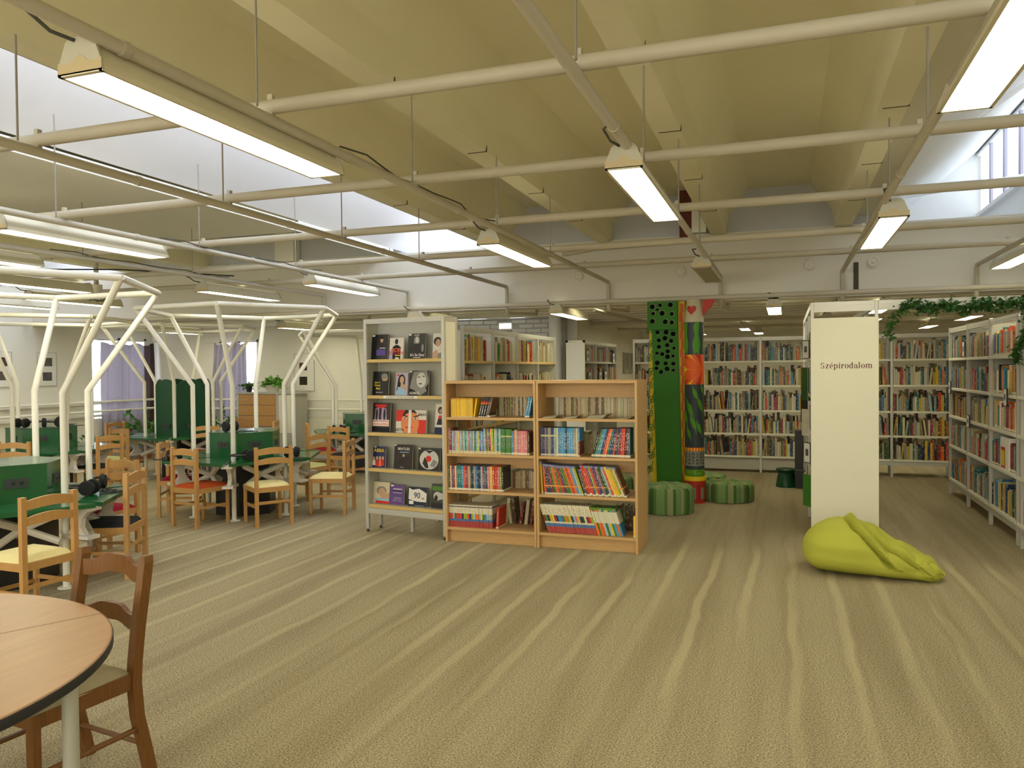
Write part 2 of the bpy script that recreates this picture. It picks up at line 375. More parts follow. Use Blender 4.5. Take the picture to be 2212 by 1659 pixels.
def put(name, me, parent=None, loc=(0, 0, 0), rot=(0, 0, 0), **props):
    o = bpy.data.objects.new(name, me); C.objects.link(o)
    o.location = loc; o.rotation_euler = rot
    if parent: o.parent = parent
    for k, v in props.items(): o[k] = v
    return o
def obj(name, mb, mats, parent=None, smooth=False, **props): return put(name, mb.mesh(name, mats, smooth), parent, **props)
def thing(name, label, cat, loc=(0, 0, 0), rz=0, group=None):
    o = bpy.data.objects.new(name, None); C.objects.link(o); o.location = loc; o.rotation_euler = (0, 0, rz); o.empty_display_size = 0.1
    o['label'] = label; o['category'] = cat
    if group: o['group'] = group
    return o
def tag(o, label, cat, group=None):
    o['label'] = label; o['category'] = cat
    if group: o['group'] = group
    return o
def struct(name, mb, mats, smooth=False): return obj(name, mb, mats, None, smooth, kind='structure')
def dup(root, loc, rz=0, label=None):
    r = root.copy(); C.objects.link(r); r.location = loc; r.rotation_euler = (0, 0, rz)
    if label: r['label'] = label
    for ch in list(root.children):
        c = ch.copy(); C.objects.link(c); c.parent = r
        for g in ch.children:
            d = g.copy(); C.objects.link(d); d.parent = c
    return r
ORD = 'zeroth first second third fourth fifth sixth seventh eighth ninth tenth eleventh twelfth thirteenth fourteenth fifteenth sixteenth seventeenth eighteenth nineteenth twentieth twenty-first twenty-second twenty-third twenty-fourth twenty-fifth twenty-sixth twenty-seventh twenty-eighth twenty-ninth thirtieth thirty-first thirty-second thirty-third thirty-fourth thirty-fifth thirty-sixth thirty-seventh thirty-eighth thirty-ninth fortieth forty-first forty-second forty-third forty-fourth forty-fifth forty-sixth forty-seventh forty-eighth forty-ninth fiftieth'.split()

def text(body, size, parent, loc, rot, m, name='lettering', ext=0.0008, bold=0.0, align='CENTER', sx=1.0):
    cu = bpy.data.curves.new(name, 'FONT'); cu.body = body; cu.size = size; cu.extrude = ext; cu.offset = bold; cu.align_x = align; cu.align_y = 'CENTER'
    cu.materials.append(m); tmp = bpy.data.objects.new('tmp', cu); C.objects.link(tmp)
    me = bpy.data.meshes.new_from_object(tmp.evaluated_get(bpy.context.evaluated_depsgraph_get())); bpy.data.objects.remove(tmp)
    o = bpy.data.objects.new(name, me); C.objects.link(o); o.location = loc; o.rotation_euler = rot; o.scale = (sx, 1, 1)
    if parent: o.parent = parent
    return o

# ================================================================ THE SETTING
XL, XR, YB, YW, YF = -11.57, 4.6, -5.0, 12.0, 18.4      # left wall, right wall, behind camera, back wall of left part, far wall
struct('floor', MB().box(XL - .1, XR + .1, YB, YF + .1, -0.1, 0), M['carpet'])
# left wall with a window opening y 10.55-11.85, z 0.75-2.2
w = MB(); w.box(XL - .1, XL, YB, 10.55, 0, 3.7); w.box(XL - .1, XL, 11.85, YW + .1, 0, 3.7); w.box(XL - .1, XL, 10.55, 11.85, 0, .7); w.box(XL - .1, XL, 10.55, 11.85, 2.2, 3.7)
struct('wall_left', w, M['white_wall'])
w = MB(); w.box(XL, -10.0, YW, YW + .1, 0, 2.6); w.box(-9.12, -5.3, YW, YW + .1, 0, 2.6); w.box(-10.0, -9.12, YW, YW + .1, 0, .7); w.box(-10.0, -9.12, YW, YW + .1, 2.15, 2.6)
struct('wall_back', w, M['white_wall'])
struct('wall_right', MB().box(XR, XR + .1, YB, YF, 0, 3.7), M['white_wall'])
w = MB().box(XL, XR, YB - .1, YB, 0, .7).box(XL, XR, YB - .1, YB, 3.0, 4.6)
for i in range(9): w.box(XL + 1.96 * i, XL + 1.96 * i + .3, YB - .1, YB, .7, 3.0)
struct('wall_rear', w, M['white_wall'])
wn = obj('window_9', MB().box(XL, XR, YB - .07, YB - .04, 1.8, 1.86), M['steel_white'], kind='structure')
for i in range(8): obj('pane', MB().box(XL + 1.96 * i + .3, XL + 1.96 * (i + 1), YB - .06, YB - .05, .7, 3.0), mat('added_fill_pane', (.8, .82, .8), .5, emit=(1.0, .96, .82), es=4.6), wn)  # unseen glowing panes, added behind the camera to brighten the ceiling
struct('wall_far', MB().box(-3.8, XR, YF, YF + .1, 0, 2.6), M['white_wall'])
struct('wall_middle', MB().box(-3.27, -3.16, YW + .35, YF, 0, 2.6).box(-3.5, -3.16, YW + .25, YW + .35, 0, 2.6), M['white_wall'])
# whitewashed brick stretch: real courses
bw = MB(); bw.box(-5.3, -3.3, YW + .02, YW + .12, 0, 2.6)
br = struct('wall_brick', bw, mat('white_mortar', (0.45, 0.45, 0.45), 0.9))
bm_ = MB().box(0, .235, 0, .02, 0, .062, ch=.006).mesh('brick', mat('whitewashed_brick', (0.66, 0.66, 0.66), 0.85, 0.2, var=0.08, scale=9))
zz = 1.62; row = 0
while zz < 2.42:
    x = -5.3 - (.12 if row % 2 else 0)
    while x < -3.5:
        if x > -5.29 and not (-4.42 < x + .12 < -4.1 and 1.98 < zz + .03 < 2.34) and x + .235 < -3.3:
            put('brick', bm_, br, (x, YW, zz + rnd.uniform(-.002, .002)))
        x += .247
    zz += .075; row += 1
for i, (a, b_, z0, z1) in enumerate(((-4.40, -4.2, 2.22, 2.30), (-4.36, -4.18, 1.98, 2.03))):
    wn = obj('window_%d' % (5 + i), MB().box(a - .02, b_ + .02, YW - .004, YW + .03, z0 - .02, z1 + .02), M['steel_white'], kind='structure')
    obj('pane', MB().box(a, b_, YW - .008, YW + .0, z0, z1), M['pane'], wn)
# strip windows high on the brick wall
wn = obj('window_4', MB().box(-5.7, -3.7, YW - .03, YW - .005, 2.375, 2.44), M['alu'], kind='structure')
for a, b_ in ((-5.68, -5.3), (-5.27, -4.9), (-4.87, -4.62), (-4.2, -3.95)):
    obj('pane', MB().box(a, b_, YW - .036, YW - .028, 2.385, 2.43), M['pane'], wn)
# white round column in front of brick wall corner
struct('column', MB().lathe([(.1, 0), (.1, 2.5)], -3.4, 11.8, 20), mat('white_column', (0.72, 0.72, 0.72), 0.6, var=.03), True)

# ceiling: main part y<9.5 with precast beams, low ribbed part beyond
per = 6.06; ZB, ZS = 3.1, 3.62
cl = MB()
beams = []
for k in (-2, -1, 0, 1):
    ox = k * per
    # slab spans from lantern right edge (-3.5) to next lantern's left edge (0.99)
    a, b_ = -3.5 + ox, .99 + ox
    if b_ < XL - .5 or a > XR: continue
    aa, bb = max(a, XL), min(b_, XR)
    if bb > aa: cl.box(aa, bb, YB, 12.3, ZS, ZS + .12)
    for bx in (-3.5, -2.17, -.81, .53):
        if XL + .2 < bx + ox < XR - .3 and not -7.4 < bx + ox < -5.1: beams.append(bx + ox)
ceil_ = struct('ceiling', cl, M['ceiling'])
for bx in beams:
    bme = MB()
    # beam with splayed haunches
    bme.prism([(bx, ZB), (bx + .17, ZB), (bx + .2, ZB + .22), (bx + .42, ZS), (bx - (.25 if abs((bx + 3.5) % per) > .1 else 0), ZS), (bx - (.03 if abs((bx + 3.5) % per) > .1 else 0), ZB + .22)], 0, 1)
    bme.v = [(x, (YB if z == 0 else 9.55), y) for x, y, z in bme.v]
    bo = struct('ceiling_beam', bme, M['ceiling'])
    jm = MB()
    for j in range(0, 5):
        yy = 2.44 + 1.385 * j
        jm.box(bx + .03, bx + .175, yy - .006, yy + .006, ZB - .002, ZB + .004)
        jm.box(bx + .168, bx + .176, yy - .006, yy + .006, ZB - .002, ZB + .14)
    obj('joint', jm, M['joint'], bo, kind='stuff')
# soffits beside the right lantern (flat band between last beam and opening)
sf = MB()
for k in (-2, -1, 0):
    ox = k * per
    if .70 + ox > XL and k != -1: sf.box(.70 + ox, .99 + ox, YB, 12.3, ZB + .12, ZS)
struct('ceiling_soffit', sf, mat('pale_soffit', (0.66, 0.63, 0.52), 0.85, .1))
struct('ceiling_slab', MB().box(-7.6, -5.07, YB, 7.4, ZB, ZB + .1).quad((-5.07, 7.4, ZB), (-5.07, 9.5, ZB), (-5.07, 9.5, ZS), (-5.07, 7.4, ZS)), mat('grey_slab_paint', (0.70, 0.68, 0.60), .85, .1, var=.05, scale=1.2))
# lanterns: sloping white roof rising to a window wall on the right
def lantern(x0, n):
    x1 = x0 + 1.56; zt = 4.52
    m = MB()
    m.poly([(x0, YB, 3.22), (x1, YB, zt), (x1, 12.3, zt), (x0, 12.3, 3.22)])
    m.poly([(x0, 12.3, ZB), (x1, 12.3, ZB), (x1, 12.3, zt), (x0, 12.3, 3.22)])
    m.poly([(x0, 9.5, ZB - .02), (x1, 9.5, ZB - .02), (x1, 12.3, ZB - .02), (x0, 12.3, ZB - .02)])
    m.quad((x1, YB, ZB), (x1, 12.3, ZB), (x1, 12.3, 3.62), (x1, YB, 3.62))
    m.quad((x1, YB, 4.42), (x1, 12.3, 4.42), (x1, 12.3, zt), (x1, YB, zt))
    m.poly([(x0, YB, ZB), (x1, YB, ZB), (x1, YB, zt), (x0, YB, 3.22)])
    L = struct('ceiling_lantern', m, M['lantern'])
    wn = obj('window_%d' % n, MB().box(x1 - .06, x1, YB, 12.3, 3.58, 3.63).box(x1 - .06, x1, YB, 12.3, 4.40, 4.44), M['lantern'], kind='structure')
    y = -3.3; pm = MB().box(0, .02, 0, .60, 3.63, 4.40).mesh('pane', M['pane_right'] if n == 1 else M['pane_left']); fm = MB().box(0, .05, 0, .085, 3.62, 4.41).mesh('mullion', M['mullion'])
    while y < 12.2:
        put('mullion', fm, wn, (x1 - .05, y, 0)); 
        if y + .68 < 12.3: put('pane', pm, wn, (x1 - .02, y + .075, 0))
        y += .675
    # tie rods across
    for yy in (4.9, 9.6, 7.3):
        pass
    return L
lantern(.99, 1); lantern(.99 - per, 2); lantern(.99 - 2 * per, 3)
obj('tie_rod', MB().tube([(1.0, 10.2, 3.5), (2.53, 10.2, 3.66)], .028, 8), M['lantern'], ceil_, True)
obj('tie_rod', MB().tube([(1.12, 7.9, 3.40), (2.52, 7.9, 4.35)], .02, 8), M['lantern'], ceil_)
# transverse beam wall at y 9.5
w = MB(); w.box(XL, XR, 9.45, 9.75, 2.33, 3.12)
bwll = struct('beam_wall', w, M['beam_wall'])
w = MB()
for k in (-1, 0, 1):
    a, b_ = -3.5 + k * per, .99 + k * per
    w.box(max(a, XL), min(b_, XR), 9.52, 9.62, 3.12, ZS)
struct('wall_infill', w, mat('grey_infill', (0.55, 0.56, 0.58), .9, .1, var=.08, scale=1))
struct('wall_pier', MB().box(-6.8, -6.49, 9.35, 9.5, ZB, ZS).box(-1.02, -.86, 9.3, 9.5, 3.12, ZS), M['white_wall'])
struct('trim_duct', MB().box(-1.16, -1.02, 9.30, 9.38, 3.05, ZS), M['red_ochre'])
# low ribbed ceiling
lo = struct('ceiling_low', MB().box(XL, XR, 9.7, YF, 2.47, 2.55), mat('low_ceiling_paint', (0.80, 0.78, 0.68), .85, .1, var=.04))
rib = MB().box(XL, XR, 0, .16, 2.38, 2.47).mesh('rib', mat('rib_paint', (0.80, 0.78, 0.68), .85, .1, var=.04))
yy = 10.15
while yy < YF: put('rib', rib, lo, (0, yy, 0)); yy += .52
# dark slot and round rosettes on the beam wall
obj('slot', MB().box(.72, .77, 9.438, 9.452, 2.38, 2.70), M['joint'], bwll)
for x in (.27, .92, -1.17, -2.42):
    obj('rosette', MB().lathe([(.066, 0), (.066, .012), (.05, .02), (.03, .012), (.02, .02), (0.001, .022)], 0, 0, 24, T=Matrix.Translation((x, 9.45, 2.7)) @ Matrix.Rotation(PI / 2, 4, 'X')), M['beam_wall'], bwll, True)
# handrails, radiator, windows and curtains
def rail(name, pts, label):
    t = thing(name, label, 'handrail')
    obj('rail', MB().tube(pts, .02, 8), M['steel_white'], t, True)
    b_ = MB()
    for p, q in zip(pts[:-1], pts[1:]):
        p, q = Vector(p), Vector(q); n = max(1, int((q - p).length / 1.6))
        for i in range(n):
            c = p.lerp(q, (i + .5) / n); off = Vector((0, .12, -.05)) if abs(q.x - p.x) > .5 else Vector((-.14, 0, -.05))
            b_.tube([c, c + off], .01, 6)
    obj('bracket', b_, M['steel_white'], t)
rail('handrail', [(XL + .16, 3.0, 1.05), (XL + .16, 11.8, 1.05), (XL + .2, 11.86, 1.05), (-5.5, 11.86, 1.05)], 'upper white tubular handrail running along the left and back walls')
rail('handrail', [(XL + .16, 3.0, .885), (XL + .16, 11.8, .885), (XL + .2, 11.86, .885), (-5.5, 11.86, .885)], 'lower white tubular handrail running along the left and back walls')
obj('ledge', MB().box(XL, XL + .05, 3, 11.9, 1.0, 1.04).box(XL, XL + .04, 3, 11.9, .78, .82), M['white_wall'], bpy.data.objects['wall_left'])
rt = thing('radiator', 'long cream panel radiator under the handrails on the back wall', 'radiator', (-7.3, 11.93, 0))
rb = MB().box(-1.1, 1.6, -.05, .03, .2, .73, ch=.01)
obj('panel', rb, M['radiator'], rt)
rf = MB()
for i in range(66): rf.box(-1.07 + i * .04, -1.055 + i * .04, -.056, -.05, .23, .70)
obj('rib', rf, M['radiator'], rt, kind='stuff')
obj('top_grille', MB().box(-1.1, 1.6, -.055, .035, .73, .745), M['radiator'], rt)

def window(n, T, wdt, z0, z1):
    fr = MB().box(0, wdt, 0, .05, z0, z0 + .05, T=T).box(0, wdt, 0, .05, z1 - .05, z1, T=T).box(0, .05, 0, .05, z0, z1, T=T).box(wdt - .05, wdt, 0, .05, z0, z1, T=T).box(wdt / 2 - .03, wdt / 2 + .03, 0, .05, z0, z1, T=T)
    w_ = obj('window_%d' % n, fr, M['steel_white'], kind='structure')
    obj('pane', MB().box(.05, wdt / 2 - .03, .015, .03, z0 + .05, z1 - .05, T=T), M['pane'], w_)
    obj('pane', MB().box(wdt / 2 + .03, wdt - .05, .015, .03, z0 + .05, z1 - .05, T=T), M['pane'], w_)
window(7, Matrix.Translation((XL, 10.55, 0)) @ Matrix.Rotation(PI / 2, 4, 'Z'), 1.3, .7, 2.2)
window(8, Matrix.Translation((-10.0, YW + .02, 0)), .88, .7, 2.15)
def curtain(T, wdt, z0, z1, label, taper=0.0, dark=0):
    t = thing('curtain', label, 'curtain')
    m = MB(); n = 90; rows = 14
    for i in range(n + 1):
        u = i / n
        for j in range(rows + 1):
            v = j / rows
            sag = .05 * math.sin(u * PI * 3.0) ** 2 * (v > .95)
            x = u * wdt * (1 - taper * v) + taper * wdt * v * .8
            y = .035 * math.sin(u * 48 + 1.2 * math.sin(v * 3)) * (.6 + .4 * (1 - v)) + .02 * math.sin(u * 17 + v * 2)
            m.v.append(tuple(T @ Vector((x, y, z0 + (z1 - z0) * v - sag))))
    for i in range(n):
        for j in range(rows):
            a = i * (rows + 1) + j; m.f.append((a, a + rows + 1, a + rows + 2, a + 1)); m.m.append(1 if (i > n * (1 - dark)) else 0)
    obj('cloth', m, [M['curtain'], M['curtain_d']], t, True)
    obj('curtain_rail', MB().tube([T @ Vector((-.1, 0, z1 + .03)), T @ Vector((wdt + .1, 0, z1 + .03))], .012, 8), M['steel_white'], t, True)
curtain(Matrix.Translation((XL + .1, 10.72, 0)) @ Matrix.Rotation(PI / 2, 4, 'Z'), 1.2, .25, 2.12, 'lilac grey curtain with brown edge hanging on the left wall window', 0, .18)
curtain(Matrix.Translation((-10.2, YW - .1, 0)), .95, .7, 2.1, 'gathered purple grey curtain on the back wall window beside drawer cabinet', .22)
def frame_pic(name, T, wd, ht, label, prints, cat='picture'):
    t = thing(name, label, cat)
    obj('mount', MB().box(0, wd, -.015, 0, 0, ht, T=T), M['paper'], t)
    obj('frame', MB().box(-.01, wd + .01, -.02, 0, -.01, 0, T=T).box(-.01, wd + .01, -.02, 0, ht, ht + .01, T=T).box(-.01, 0, -.02, 0, 0, ht, T=T).box(wd, wd + .01, -.02, 0, 0, ht, T=T), M['alu'], t)
    for (a, b_, c, d, col) in prints:
        obj('photo_print', MB().box(a, b_, -.0175, -.015, c, d, T=T), mat('print_%d_%d_%d' % col, lin(*col), .4, var=.6, scale=14), t)
TL = Matrix.Translation((XL, 0, 0)) @ Matrix.Rotation(PI / 2, 4, 'Z')
frame_pic('picture', TL @ Matrix.Translation((9.52, 0, 1.36)), .34, .54, 'white mounted pair of photos on left wall near the lilac curtain', [(.08, .27, .32, .46, (92, 92, 84)), (.09, .26, .08, .22, (84, 84, 84))])
frame_pic('picture', TL @ Matrix.Translation((8.72, 0, 1.36)), .34, .54, 'white mounted pair of photos at the left edge, farther from the curtain', [(.08, .27, .32, .46, (84, 62, 60)), (.08, .27, .1, .24, (96, 86, 82))])
frame_pic('picture', Matrix.Translation((-8.33, YW, 1.21)), .4, .66, 'white framed pair of dark photos on back wall above the handrails', [(.1, .26, .36, .5, (84, 44, 44)), (.1, .26, .1, .25, (50, 44, 34))])
TM = Matrix.Translation((-3.16, 0, 0)) @ Matrix.Rotation(PI / 2, 4, 'Z')
for i, yy in enumerate((15.95, 16.62, 17.29)):
    tp = thing('canvas_print', ('nearest', 'middle', 'farthest')[i] + ' of three tall grey birch-tree canvases on the middle wall', 'picture')
    obj('canvas', MB().box(yy, yy + .58, -.04, 0, 1.45, 1.88, T=TM), mat('grey_canvas', lin(170, 165, 150), .8, var=.3, scale=9), tp)
    cm = MB()
    for j in range(5): cm.box(yy + .05 + j * .1 + rnd.uniform(-.01, .01), yy + .09 + j * .1, -.042, -.04, 1.5 + rnd.uniform(0, .08), 1.86, T=TM)
    obj('tree_print', cm, mat('dark_grey_print', lin(120, 115, 110), .8), tp, kind='stuff')

# ---------------------------------------------------------------- overhead pipes
LX = {-4.72: 0, -6.02: 0, -3.33: 0, -2.02: 0, -.70: 0, .60: 0, 1.9: 0}
wordsP = {-7.3: 'farthest left', -6.02: 'third left', -4.72: 'second left', -3.33: 'lampless', -2.02: 'left centre', -.70: 'centre', .60: 'right centre', 1.9: 'far right'}
lblP = {-6.02: 'long ceiling pipe carrying the lamps above the rear green tables',
        -4.72: 'long ceiling pipe above the near green table, lamps hung below',
        -3.33: 'long lampless ceiling pipe crossing beneath the bright left skylight',
        -2.02: 'long ceiling pipe carrying the large bright lamp nearest the left skylight',
        -.70: 'long ceiling pipe leading over the green and pencil columns',
        .60: 'long ceiling pipe leading above the white sign panel',
        1.9: 'long ceiling pipe above the ivy portal by the right shelves'}
for x in LX:
    t = thing('ceiling_pipe', lblP[x], 'pipe', (x, 0, 2.6))
    obj('pipe', MB().tube([(0, YB, 0), (0, 9.33, 0), (0, 9.36, -.03), (0, 9.36, -.30), (0, 9.39, -.33), (0, 10.6, -.27), (0, 10.65, -.15)], .024, 10), M['pipe'], t, True)
    cl_ = MB()
    for j in range(6): cl_.tube([(0, .6 + 1.38 * j, 0), (0, .63 + 1.38 * j, 0)], .027, 10)
    obj('collar', cl_, M['pipe'], t, True, kind='stuff')
    hr = MB()
    for j in range(4):
        yy = 2.55 + 1.385 * j * 1.0 + .1
        hr.tube([(.02, yy, .02), (.02, yy, .72 if x != -3.33 else .5)], .005, 6)
    obj('hanger_rod', hr, M['rod'], t, kind='stuff')
ty = [2.77, 4.12, 5.49, 6.93, 8.15]
names = ['nearest', 'second', 'third', 'fourth', 'fifth']
for i, y in enumerate(ty):
    t = thing('cross_pipe', names[i] + ' cross pipe from the camera running left to right under the ceiling', 'pipe', (0, y, 2.655))
    obj('pipe', MB().tube([(XL, 0, 0), (XR, 0, 0)], .03, 12), M['pipe'], t, True)
    cl_ = MB()
    for x in LX: cl_.box(x - .012, x + .012, -.012, .012, -.035, .05)
    obj('clamp', cl_, M['pipe'], t, kind='stuff')
t = thing('cross_pipe', 'cream pipe running along the foot of the beam wall', 'pipe', (0, 9.30, 2.36))
obj('pipe', MB().tube([(XL, 0, 0), (XR, 0, 0)], .028, 12), M['pipe'], t, True)
t = thing('cross_pipe', 'thin sagging pipe running along the top of beam wall', 'pipe', (0, 9.38, 3.02))
obj('pipe', MB().tube([(-2.6, 0, -.05), (-2.2, 0, 0), (0, 0, 0.04), (2.0, 0, .05), (4.5, 0, -.02)], .025, 10), M['pipe'], t, True)
for y in (13.2, 15.5):
    t = thing('cross_pipe', ('nearer' if y < 14 else 'farther') + ' pipe under the low ribbed ceiling behind the beam wall', 'pipe', (0, y, 2.33))
    obj('pipe', MB().tube([(-3.4, 0, 0), (4.5, 0, 0)], .025, 8), M['pipe'], t, True)
tag(obj('pipe', MB().tube([(-2.3, 9.8, 2.3), (-2.1, 13.5, 2.3), (-2.1, 16.9, 2.3)], .025, 8), M['pipe'], None, True), 'long pipe under the low ceiling toward the canvases', 'pipe')

# ---------------------------------------------------------------- fluorescent lamps
def lamp(x, y0, z, ln, label, lit=True, w_=.18):
    t = thing('ceiling_lamp', label, 'lamp', (x, y0, z))
    h = w_ / 2
    pr = [(-h, 0), (-h, .012), (-.045, .085), (-.035, .1), (.035, .1), (.045, .085), (h, .012), (h, 0), (h - .012, .002), (-h + .012, .002)]
    m = MB().prism(pr[:8], .006, ln - .006); m.v = [(a, c, b_) for a, b_, c in m.v]
    obj('housing', m, M['fixture'], t)
    obj('diffuser', MB().box(-h + .012, h - .012, .02, ln - .02, -.006, -.001), M['pane_lamp' if lit else 'pane_off'], t, label=('glowing white diffuser' if lit else 'unlit diffuser'))
    obj('rim', MB().box(-h - .002, -h + .012, 0, ln, -.008, .004).box(h - .012, h + .002, 0, ln, -.008, .004).box(-h, h, 0, .016, -.008, .004).box(-h, h, ln - .016, ln, -.008, .004), M['fixture'], t)
    if lit: obj('added_uplight_strip', MB().box(-.028, .028, .06, ln - .06, .1005, .102), M['added_uplight'], t)
    for yy in (0, ln - .006):
        e = MB().prism([(-h - .004, -.004), (h + .004, -.004), (h - .004, .03), (.06, .095), (.04, .112), (-.04, .112), (-.06, .095), (-h + .004, .03)], yy, yy + .008)
        e.v = [(a, c, b_) for a, b_, c in e.v]
        eo = obj('end_cap', e, M['cap_grey'], t)
        if yy == 0:
            sc_ = MB()
            zz_ = [(-h, .034), (-.062, .030), (-.036, .030), (-.016, .046), (0, .056), (.016, .046), (.036, .030), (.062, .030), (h, .034)]
            for (xa, za), (xb, zb) in zip(zz_[:-1], zz_[1:]): sc_.quad((xa, -.0015, 0), (xb, -.0015, 0), (xb, -.0015, zb), (xa, -.0015, za))
            obj('painted_glow', sc_, M['cap_glow'], eo)  # flat scallop, lamp glow painted in by colour
    obj('cable', MB().tube([(-.02, .0, .1), (-.05, -.06, .11), (-.07, -.12, .15), (-.03, -.2, .14)], .006, 6), M['cable'], t)
    return t
Ls = [(-2.09, 1.89, 'large bright lamp nearest the left skylight, on upper left of room', 1), (-2.11, 5.52, 'lit lamp on the left centre pipe, farther than the large one', 1),
      (-.715, 3.67, 'lit lamp on the centre pipe aiming toward the painted columns', 1), (-.74, 7.55, 'unlit lamp on the centre pipe in front of beam wall', 0),
      (.63, 1.90, 'cropped bright lamp at the upper right corner of the view', 1), (.655, 5.50, 'lit lamp on the right centre pipe above white sign panel', 1),
      (2.0, 7.45, 'lit lamp near the right shelves, cut by the right edge', 1),
      (-4.85, 3.72, 'lit lamp above the near green table, cropped at left edge', 1), (-4.87, 7.3, 'lit lamp above the centre green table, touching nearly the beam wall', 1),
      (-6.25, 3.75, 'lit lamp cropped at the far left edge above green tables', 1), (-6.4, 7.4, 'lit lamp over the table with tall green panels', 1),
      (-7.7, 5.6, 'lit lamp over the green table farther left', 1), (-9.0, 7.3, 'lit lamp low on the left behind the white pole frames', 1), (-10.1, 7.2, 'outermost lit lamp on the left near the left wall', 1)]
for x, y, l, on in Ls: lamp(x, y, 2.5, 1.41, l, bool(on))
for i, (x, y) in enumerate(((-.7, -.6), (-4.8, -.2), (-2.1, -2.2), (.63, -2.2), (3.3, 2.0), (3.3, 5.6), (-7.7, 1.5), (-6.3, -1.5))):  # unseen lamps added to light the foreground evenly
    lamp(x, y, 2.5, 1.41, 'added lit lamp outside the view, ' + ['over the open carpet', 'left of the round table', 'behind the round table', 'behind the open carpet', 'right of the near aisle', 'right of the ivy portal', 'left of near green table', 'far behind round table'][i])
# lamps under the low ceiling, running front to back
Lb = [(-2.66, 9.26, 1.35, 'lit lamp above the white ended shelving behind beech bookcases'), (-.12, 9.45, 1.35, 'lit lamp hanging just left of the sign panel top, under the beam'),
      (-1.62, 15.8, .9, 'tiny lit lamp just right of the pencil column top'), (-.68, 14.3, .9, 'upper of two small far lamps over the back shelves'), (-.5, 16.2, .8, 'lower of two small far lamps over the back shelves'),
      (1.1, 9.95, 1.2, 'lit lamp right beside the sign panel top under ivy start'), (1.25, 12.4, 1.0, 'lit lamp hidden partly by ivy beside the sign panel'), (2.4, 15.0, 1.1, 'far lit lamp above the shelves seen through the portal'),
      (-4.62, 9.3, 1.3, 'lit lamp just over the top of the music display rack'), (-7.4, 10.3, 1.2, 'lit lamp over the radiator wall'), (-9.9, 10.2, 1.2, 'lit lamp near the curtained windows')]
for x, y, ln, l in Lb: lamp(x, y, 2.24, ln, l)
for i, x in enumerate((-8.6, -6.2, -4.2, -2.3, -.9, .3, 1.5, 2.8)): lamp(x, 9.82, 2.425, .4, 'short added lamp hidden behind the beam wall, %s from the left' % ORD[i + 1])  # added out of sight to brighten the low ceiling
for i, x in enumerate((-1.9, .6, 2.6)): lamp(x, 12.75, 2.26, 1.2, 'added lit lamp above the rear aisle, %s from the left' % ORD[i + 1])  # extra lamps added to brighten the back shelves

